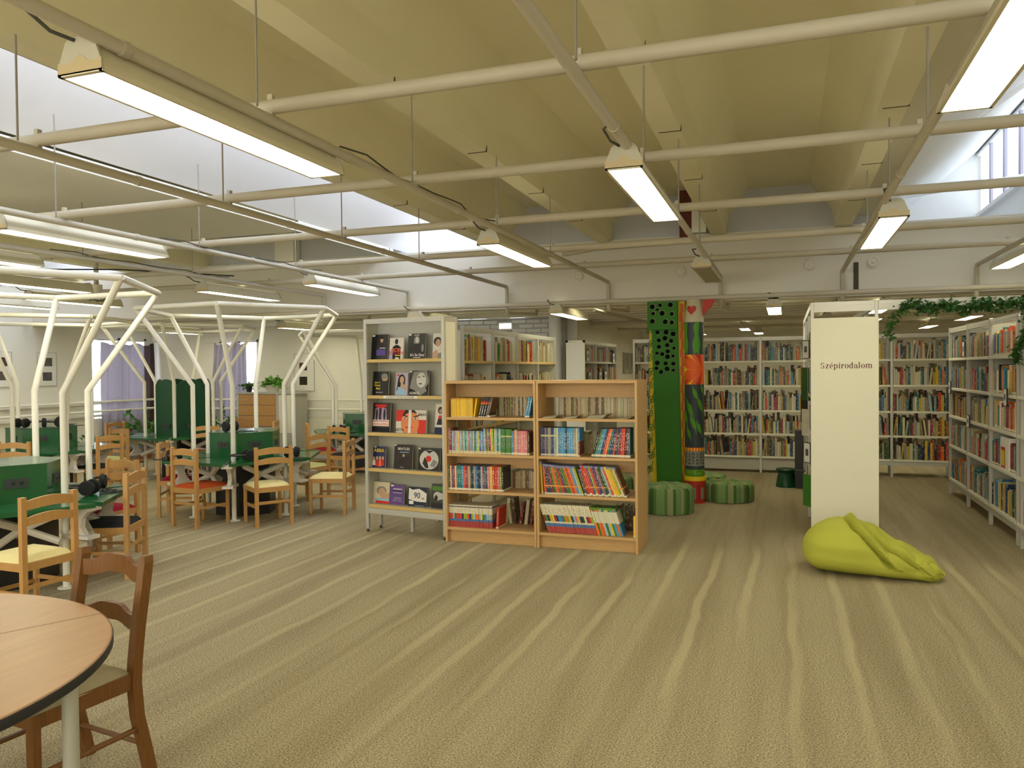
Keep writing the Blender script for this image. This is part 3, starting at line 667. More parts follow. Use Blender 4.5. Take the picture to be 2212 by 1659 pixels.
# ================================================================ GREEN LISTENING TABLES
def wedge(r0, r1, a0, a1, gap):
    # trapezoid between two radial lines, inset by gap/2
    pts = []
    for r, a in ((r0, a0), (r1, a0), (r1, a1), (r0, a1)):
        s_ = 1 if a == a0 else -1
        nx, ny = -math.sin(a) * s_, math.cos(a) * s_
        pts.append((r * math.cos(a) + nx * gap / 2, r * math.sin(a) + ny * gap / 2))
    return pts
def hex_table(cx, cy, deg, label, tall=False, dz=0.0, boxh=.26):
    t = thing('listening_table', label, 'table', (cx, cy, 0), math.radians(deg))
    R0, RP, RT = .36, .551, 1.096; ZT, ZK, ZR = .63, 1.414 + dz, 2.218 + dz
    for k in range(6):
        a0, a1 = k * PI / 3, (k + 1) * PI / 3
        obj('tabletop', MB().prism(wedge(.28, .865, a0, a1, .06), ZT - .03, ZT), M['green_gloss'], t)
        c, s_ = math.cos(a0), math.sin(a0)
        p = obj('post', MB().tube([(RP * c, RP * s_, 0), (RP * c, RP * s_, ZK), (RT * c, RT * s_, ZR)], .025, 12), M['steel_white'], t, True)
        obj('foot_plate', MB().lathe([(.06, 0), (.06, .008), (.03, .012)], RP * c, RP * s_, 14), M['steel_white'], p)
        obj('ring_rail', MB().tube([(RT * c, RT * s_, ZR), (RT * math.cos(a1), RT * math.sin(a1), ZR)], .026, 10), M['steel_white'], t, True)
        # cast bracket: two flanges, curved web and forked arms under the top
        T = Matrix.Rotation(a0, 4, 'Z')
        b = MB()
        b.box(RP + .03, RP + .28, -.055, .055, ZT - .055, ZT - .032, T=T)
        b.box(RP + .02, RP + .26, -.055, .055, ZT - .26, ZT - .235, T=T)
        web = [(RP + .06, ZT - .05), (RP + .10, ZT - .12), (RP + .08, ZT - .18), (RP + .03, ZT - .24), (RP + .20, ZT - .24), (RP + .16, ZT - .18), (RP + .17, ZT - .12), (RP + .24, ZT - .05)]
        n = len(b.v); b.v += [tuple(T @ Vector((x, -.02, z))) for x, z in web] + [tuple(T @ Vector((x, .02, z))) for x, z in web]
        b.f += [tuple(n + i for i in range(8)), tuple(n + 8 + i for i in range(8))[::-1]] + [(n + i, n + (i + 1) % 8, n + 8 + (i + 1) % 8, n + 8 + i) for i in range(8)]; b.m += [0] * 10
        am = (a0 + .5)
        obj('bracket', b, M['cast'], t)
        ar = MB()
        for da in (-.32, .32):
            q = Vector((.68 * math.cos(a0 + PI / 6 + da), .68 * math.sin(a0 + PI / 6 + da), ZT - .05))
            ar.tube([(.38 * math.cos(a0 + PI / 6), .38 * math.sin(a0 + PI / 6), ZT - .22), (.50 * math.cos(a0 + PI / 6), .50 * math.sin(a0 + PI / 6), ZT - .16), q], .03, 8)
            ar.tube([(.50 * math.cos(a0 + PI / 6), .50 * math.sin(a0 + PI / 6), ZT - .16), (.66 * math.cos(a0 + PI / 6 + da), .66 * math.sin(a0 + PI / 6 + da), ZT - .26)], .026, 8)
        obj('forked_arm', ar, M['cast'], t, True)
    hx = lambda r: [(r * math.cos(i * PI / 3), r * math.sin(i * PI / 3)) for i in range(6)]
    obj('pedestal', MB().prism(hx(.33), 0, ZT - .03), M['black'], t)
    if tall:
        for k in range(6):
            a0, a1 = k * PI / 3, (k + 1) * PI / 3; r = .40
            p0, p1 = Vector((r * math.cos(a0), r * math.sin(a0), 0)), Vector((r * math.cos(a1), r * math.sin(a1), 0))
            d = (p1 - p0); nn = Vector((d.y, -d.x, 0)).normalized() * -.012
            top = [(0, ZT), (1, ZT), (1, 1.37)] + [(1 - i / 8, 1.37 + .09 * math.sin(PI * i / 8)) for i in range(1, 8)] + [(0, 1.37)]
            m = MB(); n = len(top)
            m.v = [tuple(p0 + d * u + Vector((0, 0, z))) for u, z in top] + [tuple(p0 + d * u + nn + Vector((0, 0, z))) for u, z in top]
            m.f = [tuple(range(n)), tuple(range(n, 2 * n))[::-1]] + [(i, (i + 1) % n, n + (i + 1) % n, n + i)[::-1] for i in range(n)]; m.m = [0] * len(m.f)
            obj('scalloped_panel', m, M['green_dark'], t)
    else:
        obj('hex_box', MB().prism(hx(.385), ZT, ZT + boxh), M['green_gloss'], t)
        obj('box_lid', MB().prism(hx(.39), ZT + boxh, ZT + boxh + .012), M['green_gloss'], t)
    ra = .385 * math.cos(PI / 6)
    for k in range(6):
        a = (k + .5) * PI / 3; T = Matrix.Rotation(a, 4, 'Z') @ Matrix.Translation((ra if not tall else .355, 0, ZT + boxh * .55))
        jp = obj('socket_plate', MB().box(-.001, .006, -.075, .075, -.035, .035, T=T), M['grey_panel'], t)
        sk = MB()
        for yy in (-.02, .03): sk.lathe([(.012, 0), (.012, .006), (.001, .007)], 0, 0, 10, T=T @ Matrix.Translation((.006, yy, 0)) @ Matrix.Rotation(PI / 2, 4, 'Y'))
        obj('jack_socket', sk, M['black'], jp)
    return t
hex_table(-5.475, 4.243, 1.2, 'near green hexagonal table inside white pole frame, cropped by the left edge')
hex_table(-5.666, 7.21, -4.7, 'centre green hexagonal table inside white pole frame with hexagonal box')
hex_table(-8.75, 7.25, -11.9, 'green hexagonal table at far left with headphones lined on its box')
hex_table(-8.536, 9.46, -1.6, 'rear green table with tall dark scalloped panels in its middle', True)
hex_table(-6.18, 10.75, 7.2, 'green hexagonal table half hidden behind the music display rack', dz=-.09)

# headphones
hp = thing('headphones', 'black headphones lying on the near green table, closest to its corner', 'headphones', (0, 0, 0), 0, 'headphones on the green tables')
cup = MB()
cup.lathe([(.02, 0), (.042, .004), (.045, .02), (.04, .035), (.02, .04)], 0, 0, 16, T=Matrix.Translation((-.06, 0, .045)) @ Matrix.Rotation(PI / 2, 4, 'Y'))
obj('ear_cup', cup, M['foam'], hp, True)
cup2 = MB(); cup2.lathe([(.02, 0), (.042, .004), (.045, .02), (.04, .035), (.02, .04)], 0, 0, 16, T=Matrix.Translation((.02, 0, .045)) @ Matrix.Rotation(PI / 2, 4, 'Y'))
obj('ear_cup', cup2, M['foam'], hp, True)
obj('headband', MB().tube([(-.045, .02, .045), (-.05, .08, .05), (-.03, .13, .052), (0, .15, .052), (.03, .13, .052), (.05, .08, .05), (.045, .02, .045)], .008, 8), M['black'], hp, True)
cb_ = MB(); pts = [(.04, -.04, .004)]
for i in range(26): pts.append((.04 + .05 * math.cos(i * .7) * (1 - i / 40) + .004 * i, -.07 + .035 * math.sin(i * .7) - .003 * i, .004))
obj('cable', cb_.tube(pts, .003, 5), M['black'], hp)
# ring: position relative to table centre
hp.scale = (1.3, 1.3, 1.3)
hps = [((-4.98, 4.52, .63), 2.0, None),
       ((-5.2, 4.78, .63), .6, 'black headphones on the near green table behind its front white post'),
       ((-5.2, 3.72, .63), 3.0, 'black headphones on near green table beside the box socket plate'),
       ((-5.72, 7.03, .902), 1.2, 'black headphones resting on the hexagonal box of centre green table'),
       ((-5.27, 6.75, .63), 2.6, 'black headphones standing at front of the centre green box'),
       ((-5.02, 7.15, .63), .3, 'black headphones right of the centre green box near cream chair'),
       ((-6.05, 6.55, .63), 4.0, 'black headphones at left of the centre green box behind orange chair'),
       ((-8.75, 6.98, .902), .2, 'leftmost of black headphones lined on far left green box'),
       ((-8.55, 7.05, .902), .9, 'second of the black headphones lined on far left green box'),
       ((-8.42, 7.25, .902), 1.9, 'third of the black headphones lined on far left green box'),
       ((-8.60, 7.40, .902), 2.7, 'rearmost of the black headphones lined on far left green box'),
       ((-6.35, 10.2, .63), .6, 'upper black headphones beside the box on the half hidden green table'),
       ((-6.15, 10.05, .63), 2.2, 'lower black headphones at front of the half hidden green table')]
for p, a, l in hps:
    if l is None: hp.location = p; hp.rotation_euler = (0, 0, a)
    else: dup(hp, p, a, l)

# ================================================================ CHAIRS
def arc_rail(m, x0, x1, y, zc, h, rise, t=.018, n=10, bow=.0):
    # curved slat: arched top and bottom
    vs = []; base = len(m.v)
    for i in range(n + 1):
        u = i / n; x = x0 + (x1 - x0) * u; a = math.sin(PI * u)
        yy = y + bow * a
        for z, q in ((zc - h / 2 + rise * .55 * a, 0), (zc + h / 2 + rise * a, 0)):
            m.v.append((x, yy - t / 2, z)); m.v.append((x, yy + t / 2, z))
    for i in range(n):
        a = base + i * 4; b = a + 4
        m.f += [(a, b, b + 2, a + 2), (a + 1, a + 3, b + 3, b + 1), (a + 2, b + 2, b + 3, a + 3), (a, a + 1, b + 1, b)]; m.m += [0] * 4
    m.f += [(base, base + 2, base + 3, base + 1), (base + 4 * n, base + 4 * n + 1, base + 4 * n + 3, base + 4 * n + 2)]; m.m += [0] * 2
def cushion(m, w0, w1, y0, y1, z0, z1, n=10):
    # tapered seat pad, domed
    base = len(m.v)
    for j in range(n + 1):
        v = j / n
        for i in range(n + 1):
            u = i / n; wd = w0 + (w1 - w0) * v
            e = min(1, (min(u, 1 - u, v, 1 - v)) * 6); e = math.sqrt(max(0, 1 - (1 - e) ** 2))
            m.v.append(((u - .5) * wd, y0 + (y1 - y0) * v, z0 + (z1 - z0) * e + .006 * math.sin(PI * u) * math.sin(PI * v)))
    for j in range(n):
        for i in range(n):
            a = base + j * (n + 1) + i; m.f.append((a, a + 1, a + n + 2, a + n + 1)); m.m.append(0)
def chair_proto(cloth):
    # local: front +Y, rear at -Y ; rear legs at y=-.19, front at +.19
    t = thing('dining_chair', 'x', 'chair', (0, 0, 0), 0, 'beech chairs at the green tables')
    for sx in (-1, 1):
        obj('rear_leg', MB().prism([(sx * .175 - .017, -.205), (sx * .175 + .017, -.205), (sx * .175 + .017, -.172), (sx * .175 - .017, -.172)], 0, .80), M['chair_wood'], t)
        obj('front_leg', MB().box(sx * .18 - .016, sx * .18 + .016, .17, .202, 0, .39, ch=.005), M['chair_wood'], t)
    for zc, h in ((.745, .055), (.645, .05)):
        m = MB(); arc_rail(m, -.16, .16, -.19, zc, h, .022, bow=-.012)
        obj('back_rail', m, M['chair_wood'], t)
    ap = MB().box(-.175, .175, -.198, -.178, .345, .395).box(-.18, .18, .178, .198, .345, .39)
    ap.box(-.19, -.172, -.19, .19, .345, .393).box(.172, .19, -.19, .19, .345, .393)
    obj('seat_frame', ap, M['chair_wood'], t)
    st = MB()
    for sx in (-.18, .18): st.box(sx - .008, sx + .008, -.18, .18, .19, .215)
    st.box(-.17, .17, -.195, -.18, .23, .255); st.box(-.17, .17, .18, .194, .16, .185)
    obj('stretcher', st, M['chair_wood'], t)
    m = MB(); cushion(m, .36, .39, -.185, .21, .392, .425)
    obj('seat', m, M['seat_' + cloth], t, True, label=cloth + ' cloth seat pad')
    return t
CH = [(-5.64, 6.46, 80.3, 'orange', 'beech chair with orange seat pulled to the front of centre green table'),
      (-5.01, 6.72, 144, 'cream', 'beech chair with cream seat, back turned, at centre green table front'),
      (-6.25, 6.87, 28, 'crimson', 'beech chair with crimson seat at left of the centre green table'),
      (-4.71, 7.45, 195, 'cream', 'beech chair with cream seat beside the music display rack'),
      (-5.53, 8.18, 170, 'lime', 'beech chair with pale lime seat behind the right side of centre table'),
      (-6.45, 9.9, 40, 'crimson', 'beech chair with crimson seat before the radiator'),
      (-5.71, 9.44, 78, 'black', 'beech chair with black seat, back turned, at the half hidden green table'),
      (-6.25, 11.75, 262, 'black', 'beech chair on far side of half hidden green table by the wall'),
      (-7.95, 9.18, 140, 'orange', 'beech chair with orange seat right of the tall scalloped green panels'),
      (-4.56, 3.67, 177, 'cream', 'beech chair with cream seat nearest the round wooden table'),
      (-4.92, 4.65, 204, 'black', 'beech chair with black seat beside the open carpet, facing near green table'),
      (-5.49, 5.12, 265, 'crimson', 'beech chair tucked behind the near green table box'),
      (-8.02, 7.42, 178, 'black', 'beech chair with black seat at right of the far left green table'),
      (-8.62, 8.10, 262, 'lime', 'beech chair behind the far left green table'),
      (-9.62, 9.4, 2, 'blue', 'beech chair with blue grey seat left of the scalloped panels near curtain'),
      (-8.16, 6.55, 105, 'cream', 'beech chair, back turned, in front of the far left green table'),
      (-8.45, 10.5, 265, 'orange', 'beech chair behind the tall scalloped panels by drawer cabinet'),
      (-7.6, 10.1, 205, 'orange', 'beech chair right of rear green table in front of drawer cabinet'),
      (-9.35, 10.2, 320, 'orange', 'beech chair behind the rear green table by the window plants'),
      (-4.95, 10.15, 150, 'black', 'beech chair right of half hidden table, mostly behind display rack')]
protos = {}
for x, y, a, cl_, lb in CH:
    rz = math.radians(a - 90)
    if cl_ not in protos:
        p = protos[cl_] = chair_proto(cl_); p.location = (x, y, 0); p.rotation_euler = (0, 0, rz); p['label'] = lb
    else: dup(protos[cl_], (x, y, 0), rz, lb)
# foreground rustic chair
t = thing('dining_chair', 'dark brown rustic chair with wavy ladder back at the round table', 'chair', (-2.537, 2.126, 0), math.radians(172.5))
for sx in (-1, 1):
    x = sx * .185
    pr = []
    ys = [(-.26, 0), (-.235, .12), (-.205, .25), (-.195, .38), (-.20, .46), (-.215, .58), (-.235, .70), (-.255, .825), (-.258, .85)]
    m = MB(); base = 0
    for y, z in ys:
        hw = .018 if z < .83 else .012
        m.v += [(x - hw, y - .02, z), (x + hw, y - .02, z), (x + hw, y + .02, z), (x - hw, y + .02, z)]
    for i in range(len(ys) - 1):
        a = i * 4; b = a + 4
        for q in range(4): m.f.append((a + q, a + (q + 1) % 4, b + (q + 1) % 4, b + q)); m.m.append(0)
    m.f += [(3, 2, 1, 0), tuple(len(m.v) - 4 + i for i in range(4))]; m.m += [0, 0]
    obj('rear_leg', m, M['oak_dark'], t)
    obj('front_leg', MB().box(x - .018, x + .018, .17, .206, 0, .415, ch=.005), M['oak_dark'], t)
for zc, h, y, rs in ((.775, .064, -.245, .036), (.60, .058, -.215, .028)):
    m = MB(); base = 0; n = 16
    for i in range(n + 1):
        u = i / n; xx = -.172 + .344 * u; w1 = .5 - .5 * math.cos(2 * PI * u); w2 = rs * (w1 + .12 * math.cos(6 * PI * u) - .12)
        yy = y - .03 * math.sin(PI * u)
        m.v += [(xx, yy - .01, zc - h / 2 + w2 * .7), (xx, yy + .01, zc - h / 2 + w2 * .7), (xx, yy - .01, zc + h / 2 + w2), (xx, yy + .01, zc + h / 2 + w2)]
    for i in range(n):
        a = i * 4; b = a + 4; m.f += [(a, b, b + 2, a + 2), (a + 1, a + 3, b + 3, b + 1), (a + 2, b + 2, b + 3, a + 3), (a, a + 1, b + 1, b)]; m.m += [0] * 4
    obj('back_rail', m, M['oak_dark'], t)
obj('seat_frame', MB().box(-.18, .18, -.2, -.18, .36, .42).box(-.19, .19, .18, .2, .36, .42).box(-.195, -.175, -.19, .19, .36, .42).box(.175, .195, -.19, .19, .36, .42), M['oak_dark'], t)
obj('stretcher', MB().tube([(-.185, -.2, .2), (-.185, .19, .2)], .011, 8).tube([(.185, -.2, .2), (.185, .19, .2)], .011, 8).tube([(-.185, -.22, .14), (.185, -.22, .14)], .01, 8).tube([(-.185, .19, .16), (.185, .19, .16)], .012, 8), M['oak_dark'], t, True)
m = MB(); cushion(m, .37, .42, -.185, .22, .415, .45, 14); obj('seat', m, M['seat_taupe'], t, True, label='worn taupe upholstered seat')
# second rustic chair behind it, at the table's left
t2 = dup(t, (-3.32, 1.95, 0), math.radians(-130), 'dark brown rustic chair mostly hidden under the round table')
# round table
t = thing('round_table', 'round wood veneer table with black edge in the lower left corner', 'table', (-2.60, 1.31, 0))
obj('tabletop', MB().lathe([(.80, .715), (.832, .715), (.834, .728), (.828, .7295)], 0, 0, 96).lathe([(.0001, .7295), (.828, .7295), (.828, .7300), (.0001, .7301)], 0, 0, 96), M['table_wood'], t)
obj('edge_band', MB().lathe([(.80, .698), (.832, .698), (.8365, .703), (.8365, .724), (.833, .7285), (.829, .7285), (.829, .715), (.80, .715)], 0, 0, 96), M['black_edge'], t, True)
obj('seam', MB().box(-.83, .83, -.0012, .0012, .7300, .7304, T=Matrix.Rotation(math.radians(62), 4, 'Z')), M['joint'], t)
for k in range(4):
    a = math.radians(20 + 90 * k); r = .80 * .98
    lx, ly = .775 * math.cos(a), .775 * math.sin(a)
    if k == 0: lx, ly = .74, .30
    elif k == 1: lx, ly = -.30, .74
    elif k == 2: lx, ly = -.74, -.30
    else: lx, ly = .30, -.74
    obj('leg', MB().tube([(lx, ly, 0), (lx, ly, .70)], .021, 20), mat('satin_grey_tube', (0.42, 0.42, 0.36), .35, .5, metal=.3), t, True)
obj('apron', MB().box(-.62, .62, -.015, .015, .64, .698, T=Matrix.Rotation(math.radians(22), 4, 'Z')).box(-.62, .62, -.015, .015, .64, .698, T=Matrix.Rotation(math.radians(112), 4, 'Z')), M['black_edge'], t)

# ================================================================ BOOKS
BM = {k: bookmat('book_' + k, k) for k in ('plain', 'mixed', 'series', 'series_w', 'green_w', 'fire', 'black_red', 'yellow', 'navy', 'far')}
def book_mesh(kind):
    m = MB(); e = .07
    m.box(0, e, 0, 1, 0, 1, 0); m.box(1 - e, 1, 0, 1, 0, 1, 0); m.box(e, 1 - e, 0, .04, 0, 1, 0)
    m.box(e, 1 - e, .04, .97, .015, .985, 1)
    return m.mesh('book_' + kind, [BM[kind], M['page']])
BMesh = {k: book_mesh(k) for k in BM if k != 'far'}
def book(kind, T, t_, d, h, col, label, group, lean=0.0, name='book'):
    o = bpy.data.objects.new(name, BMesh[kind]); C.objects.link(o)
    Mx = T @ Matrix.Rotation(lean, 4, 'Y')
    o.matrix_world = Mx @ Matrix.Diagonal((t_, d, h, 1))
    o.color = (*col, 1)
    o['label'] = label; o['category'] = 'book'; o['group'] = group
    return o
COL = {'yellow': (220, 176, 20), 'black': (26, 24, 24), 'blue': (60, 130, 170), 'pale blue': (150, 175, 190), 'green': (60, 120, 40), 'pink': (205, 120, 125), 'lime': (140, 160, 30), 'mauve': (160, 110, 130),
       'teal': (20, 110, 115), 'peach': (215, 175, 120), 'crimson': (150, 40, 55), 'red': (200, 60, 40), 'mustard': (205, 175, 50), 'navy': (30, 50, 90), 'grey': (150, 145, 125), 'orange': (225, 110, 30), 'sky blue': (70, 145, 190),
       'dark green': (30, 80, 40), 'cream': (205, 195, 155), 'purple': (80, 60, 110), 'white': (205, 200, 180), 'brown': (95, 65, 35), 'dark red': (120, 30, 30), 'tan': (165, 140, 90)}
def lc(n, j=.08):
    c = lin(*COL[n]); k = 1 + rnd.uniform(-j, j) * 2; return tuple(min(1, v * k) for v in c)
def row(items, x, y, z, shelfname, group, xmax=None, depth=.16):
    """items: (kind, colourname, thickness, height, lean_deg, gap_before)"""
    n = 0
    for kind, cn, th, h, lean, gap in items:
        x += gap; n += 1
        L = math.radians(lean)
        # pivot so that the lower corner rests on the shelf
        dz = th * math.sin(abs(L)) if L < 0 else 0
        Tm = Matrix.Translation((x, y + rnd.uniform(0, .008), z + (th * math.sin(L) if L > 0 else 0)))
        if L < 0: Tm = Matrix.Translation((x, y + rnd.uniform(0, .008), z))
        wd = {'series': 'white topped series', 'series_w': 'white topped series', 'green_w': 'white and green', 'fire': 'colour banded', 'black_red': 'red banded', 'mixed': 'pastel', 'navy': 'title banded'}.get(kind, 'plain spined')
        if kind == 'yellow': wd = 'thin'
        book(kind, Tm, th * .97, depth, h, lc(cn), '%s %s book, %s on %s' % (cn, wd, ORD[n], shelfname), group, lean=L)
        x += th / max(.5, math.cos(L)) + .0004
    return x
far = MB()
def far_row(T, x0, x1, hmin, hmax, pal, dmin=.13, tmin=.014, tmax=.04, fill=1.0, depth=.15, lean_p=.06, pages=False):
    """joined background books in a local frame x along the shelf, y into it"""
    x = x0
    while x < x1 - tmax:
        if rnd.random() > fill: x += rnd.uniform(.02, .09); continue
        th = rnd.uniform(tmin, tmax); h = rnd.uniform(hmin, hmax); c = lin(*COL[rnd.choice(pal)]); k = rnd.uniform(.55, 1.05); c = tuple(v * k for v in c)
        if pages: c = tuple(a * rnd.uniform(.7, 1) for a in lin(*rnd.choice([(190, 175, 135), (170, 150, 105), (200, 195, 165), (120, 90, 50)])))
        L = rnd.choice((-.12, .12)) if rnd.random() < lean_p else 0
        TT = T @ Matrix.Translation((x, rnd.uniform(0, .015), 0)) @ Matrix.Rotation(L, 4, 'Y')
        far.box(0, th, 0, depth, 0, h, T=TT, col=c)
        far.box(.0015, th - .0015, .004, depth - .003, h, h + .0008, T=TT, col=lin(190, 180, 150))
        x += th + (.0012 if not L else .02)
    return x

# ---------------------------------------------------------------- beech double bookcase
FY = 6.455; DEP = .50
SZ = [.11, .442, .775, 1.103]   # shelf undersides-ish front-edge bottoms
def beech_case(x0, x1, label):
    t = thing('bookcase', label, 'bookcase', (x0, FY, 0)); w_ = x1 - x0; th = .02
    obj('side_panel', MB().box(0, th, 0, DEP, 0, 1.452), M['beech_v'], t); obj('side_panel', MB().box(w_ - th, w_, 0, DEP, 0, 1.452), M['beech_v'], t)
    obj('top_board', MB().box(th, w_ - th, 0, DEP, 1.428, 1.452), M['beech'], t)
    for z in SZ: obj('shelf', MB().box(th, w_ - th, .004, DEP - .004, z, z + .022), M['beech'], t)
    obj('back_rail', MB().box(th, w_ - th, DEP / 2 - .008, DEP / 2 + .008, 1.30, 1.428), M['beech'], t)
    obj('back_rail', MB().box(th, w_ - th, DEP / 2 - .008, DEP / 2 + .008, .655, .775), M['beech'], t)
    obj('plinth', MB().box(th, w_ - th, .05, .066, 0.0, .11), M['beech'], t)
beech_case(-2.908, -2.045, 'beech bookcase next to the music display rack')
beech_case(-2.040, -1.16, 'beech bookcase nearest the striped poufs, leaning books inside')
Lc, Rc = 'left beech bookcase', 'right beech bookcase'
Y0 = FY + .03
def S(i): return SZ[i] + .022
# left case
it = [('yellow', 'yellow', .0128, .172, 0, .035 if i == 0 else 0) for i in range(16)] + [('yellow', 'yellow', .0125, .172, 9, .006)]
it += [('black_red', 'black', .0175, .178, 14, .004 if i else .03) for i in range(4)] + [('plain', 'brown', .02, .178, 13, .0), ('plain', 'black', .008, .178, 0, .0)]
x = row(it, -2.89, Y0, S(3), 'top shelf of ' + Lc, 'books on top shelf of ' + Lc)
row([('plain', 'sky blue', .019, .183, 12, 0), ('plain', 'sky blue', .018, .183, 12, 0)], -2.155, Y0, S(3), 'right of top shelf, ' + Lc, 'books on top shelf of ' + Lc)
pal = ['pale blue', 'mauve', 'pale blue', 'cream', 'peach', 'pale blue', 'grey', 'pale blue', 'green', 'pale blue', 'mauve', 'pale blue', 'grey', 'pale blue', 'green', 'pale blue', 'peach', 'blue', 'pale blue', 'blue']
it = [('mixed', 'mauve', .014, .228, 0, .01), ('mixed', 'crimson', .013, .228, 0, 0)] + [('mixed', pal[i], .0155, .205, 0, .004 if i == 0 else 0) for i in range(20)]
it += [('mixed', c, .0145, .228, -2, 0) for c in ('pale blue', 'dark red', 'lime', 'purple', 'orange')] + [('plain', 'lime', .017, .228, -2, 0), ('mixed', 'cream', .014, .228, 0, 0), ('mixed', 'pale blue', .016, .228, 0, 0), ('mixed', 'green', .016, .228, 0, 0), ('mixed', 'pale blue', .016, .228, 0, 0)]
it += [('navy', 'green', .0145, .226, 0, 0) for i in range(7)] + [('plain', 'blue', .022, .212, 0, 0), ('plain', 'orange', .011, .222, 0, 0), ('mixed', 'cream', .012, .222, 0, 0), ('plain', 'mauve', .014, .212, 0, 0)] + [('plain', 'pink', .0165, .212, 0, 0) for i in range(5)] + [('plain', 'brown', .012, .20, 0, .004)]
row(it, -2.895, Y0, S(2), 'second shelf of ' + Lc, 'books on second shelf of ' + Lc)
cols = ['teal', 'peach', 'purple', 'crimson', 'peach', 'teal', 'teal', 'teal', 'sky blue', 'red', 'crimson', 'mauve', 'mustard', 'navy', 'navy', 'grey', 'blue', 'navy', 'navy', 'pale blue', 'crimson', 'teal', 'navy', 'pink', 'peach', 'mustard', 'red', 'red', 'red', 'pink', 'lime', 'black']
it = [('plain', c, .0158 + (.004 if i in (5, 17, 26) else 0), .222, -1, .008 if i == 0 else 0) for i, c in enumerate(cols)]
row(it, -2.895, Y0, S(1), 'third shelf of ' + Lc, 'books on third shelf of ' + Lc, depth=.2)
cols = ['red', 'red', 'pale blue', 'green', 'red', 'red', 'red', 'navy', 'lime', 'lime', 'red', 'navy', 'lime', 'pale blue', 'orange', 'orange', 'pale blue', 'mustard', 'green', 'blue', 'pale blue', 'pale blue', 'grey']
it = [('series', c, .0178, .20, -1, .01 if i == 0 else 0) for i, c in enumerate(cols)] + [('plain', 'red', .02, .19, 3, .035)]
row(it, -2.895, Y0, S(0), 'bottom shelf of ' + Lc, 'books on bottom shelf of ' + Lc, depth=.2)
# right case
cols = ['purple', 'navy', 'navy', 'mauve', 'navy', 'grey', 'grey', 'navy', 'navy', 'pale blue', 'grey']
it = [('navy', c, .0128, .246, 0, .01 if i == 0 else 0) for i, c in enumerate(cols)] + [('plain', 'cream', .012, .246, 0, 0)] + [('plain', c, .0155, .246, 0, 0) for c in ('sky blue', 'blue', 'sky blue', 'sky blue', 'navy', 'blue', 'sky blue', 'sky blue', 'sky blue', 'grey', 'cream', 'sky blue')]
row(it, -2.02, Y0, S(2), 'second shelf of ' + Rc, 'books on second shelf of ' + Rc)
row([('plain', 'tan', .012, .13, 0, 0), ('plain', 'dark red', .01, .13, 0, .002)], -1.685, Y0, S(2), 'middle of second shelf, ' + Rc, 'books on second shelf of ' + Rc)
cols = [('black', 17), ('green', 17), ('blue', 17), ('blue', 16), ('navy', 16), ('red', 16), ('orange', 15), ('teal', 14), ('navy', 14), ('navy', 13), ('red', 12), ('black', 9), ('purple', 7), ('dark red', 5), ('red', 4), ('red', 3), ('black', 3), ('dark red', 2), ('teal', 0)]
row([('plain', c, .0168, .25, L, .0) for c, L in cols], -1.56, Y0, S(2), 'right half of second shelf, ' + Rc, 'books on second shelf of ' + Rc)
cols = ['mustard', 'orange', 'dark red', 'navy', 'navy', 'dark red', 'dark green', 'green', 'orange', 'red', 'green', 'red', 'crimson', 'navy', 'green', 'green', 'orange', 'red', 'orange', 'sky blue', 'pale blue', 'lime']
it = [('fire', c, .0158, .262 + (.02 if c == 'mustard' else 0), -3 - min(16, i * 1.3), .012 if i in (0, 1) else 0) for i, c in enumerate(cols)]
x = row(it, -2.018, Y0, S(1), 'third shelf of ' + Rc, 'books on third shelf of ' + Rc)
cols = ['purple', 'brown', 'red', 'red', 'red', 'purple', 'lime', 'red', 'purple', 'purple', 'mauve', 'dark green', 'dark green', 'pale blue', 'red', 'mustard', 'yellow', 'yellow', 'lime', 'cream', 'brown']
it = [('fire' if i % 3 else 'plain', c, .0160, .235 + .035 * (i > 1), -17 - i * .3, .0) for i, c in enumerate(cols)]
row(it, x + .008, Y0, S(1), 'right part of third shelf, ' + Rc, 'books on third shelf of ' + Rc)
cols = ['dark red', 'green', 'black', 'mustard', 'mustard', 'crimson', 'navy', 'blue', 'blue', 'green', 'orange', 'lime', 'mustard', 'navy', 'pale blue', 'pink', 'mustard', 'navy', 'dark green', 'white', 'dark red', 'red', 'lime']
it = [('series_w', c, .0178, .255, -19, .075 if i == 0 else 0) for i, c in enumerate(cols)]
it += [('green_w', c, .0172, .245, -18, 0) for c in ('orange', 'green', 'orange', 'orange', 'pale blue', 'green', 'pale blue', 'mustard', 'green', 'sky blue', 'orange', 'blue')]
row(it, -2.02, Y0, S(0), 'bottom shelf of ' + Rc, 'books on bottom shelf of ' + Rc)
row([('plain', 'yellow', .02, .18, 0, 0)], -1.203, Y0, S(0), 'far right end of bottom shelf, ' + Rc, 'books on bottom shelf of ' + Rc)
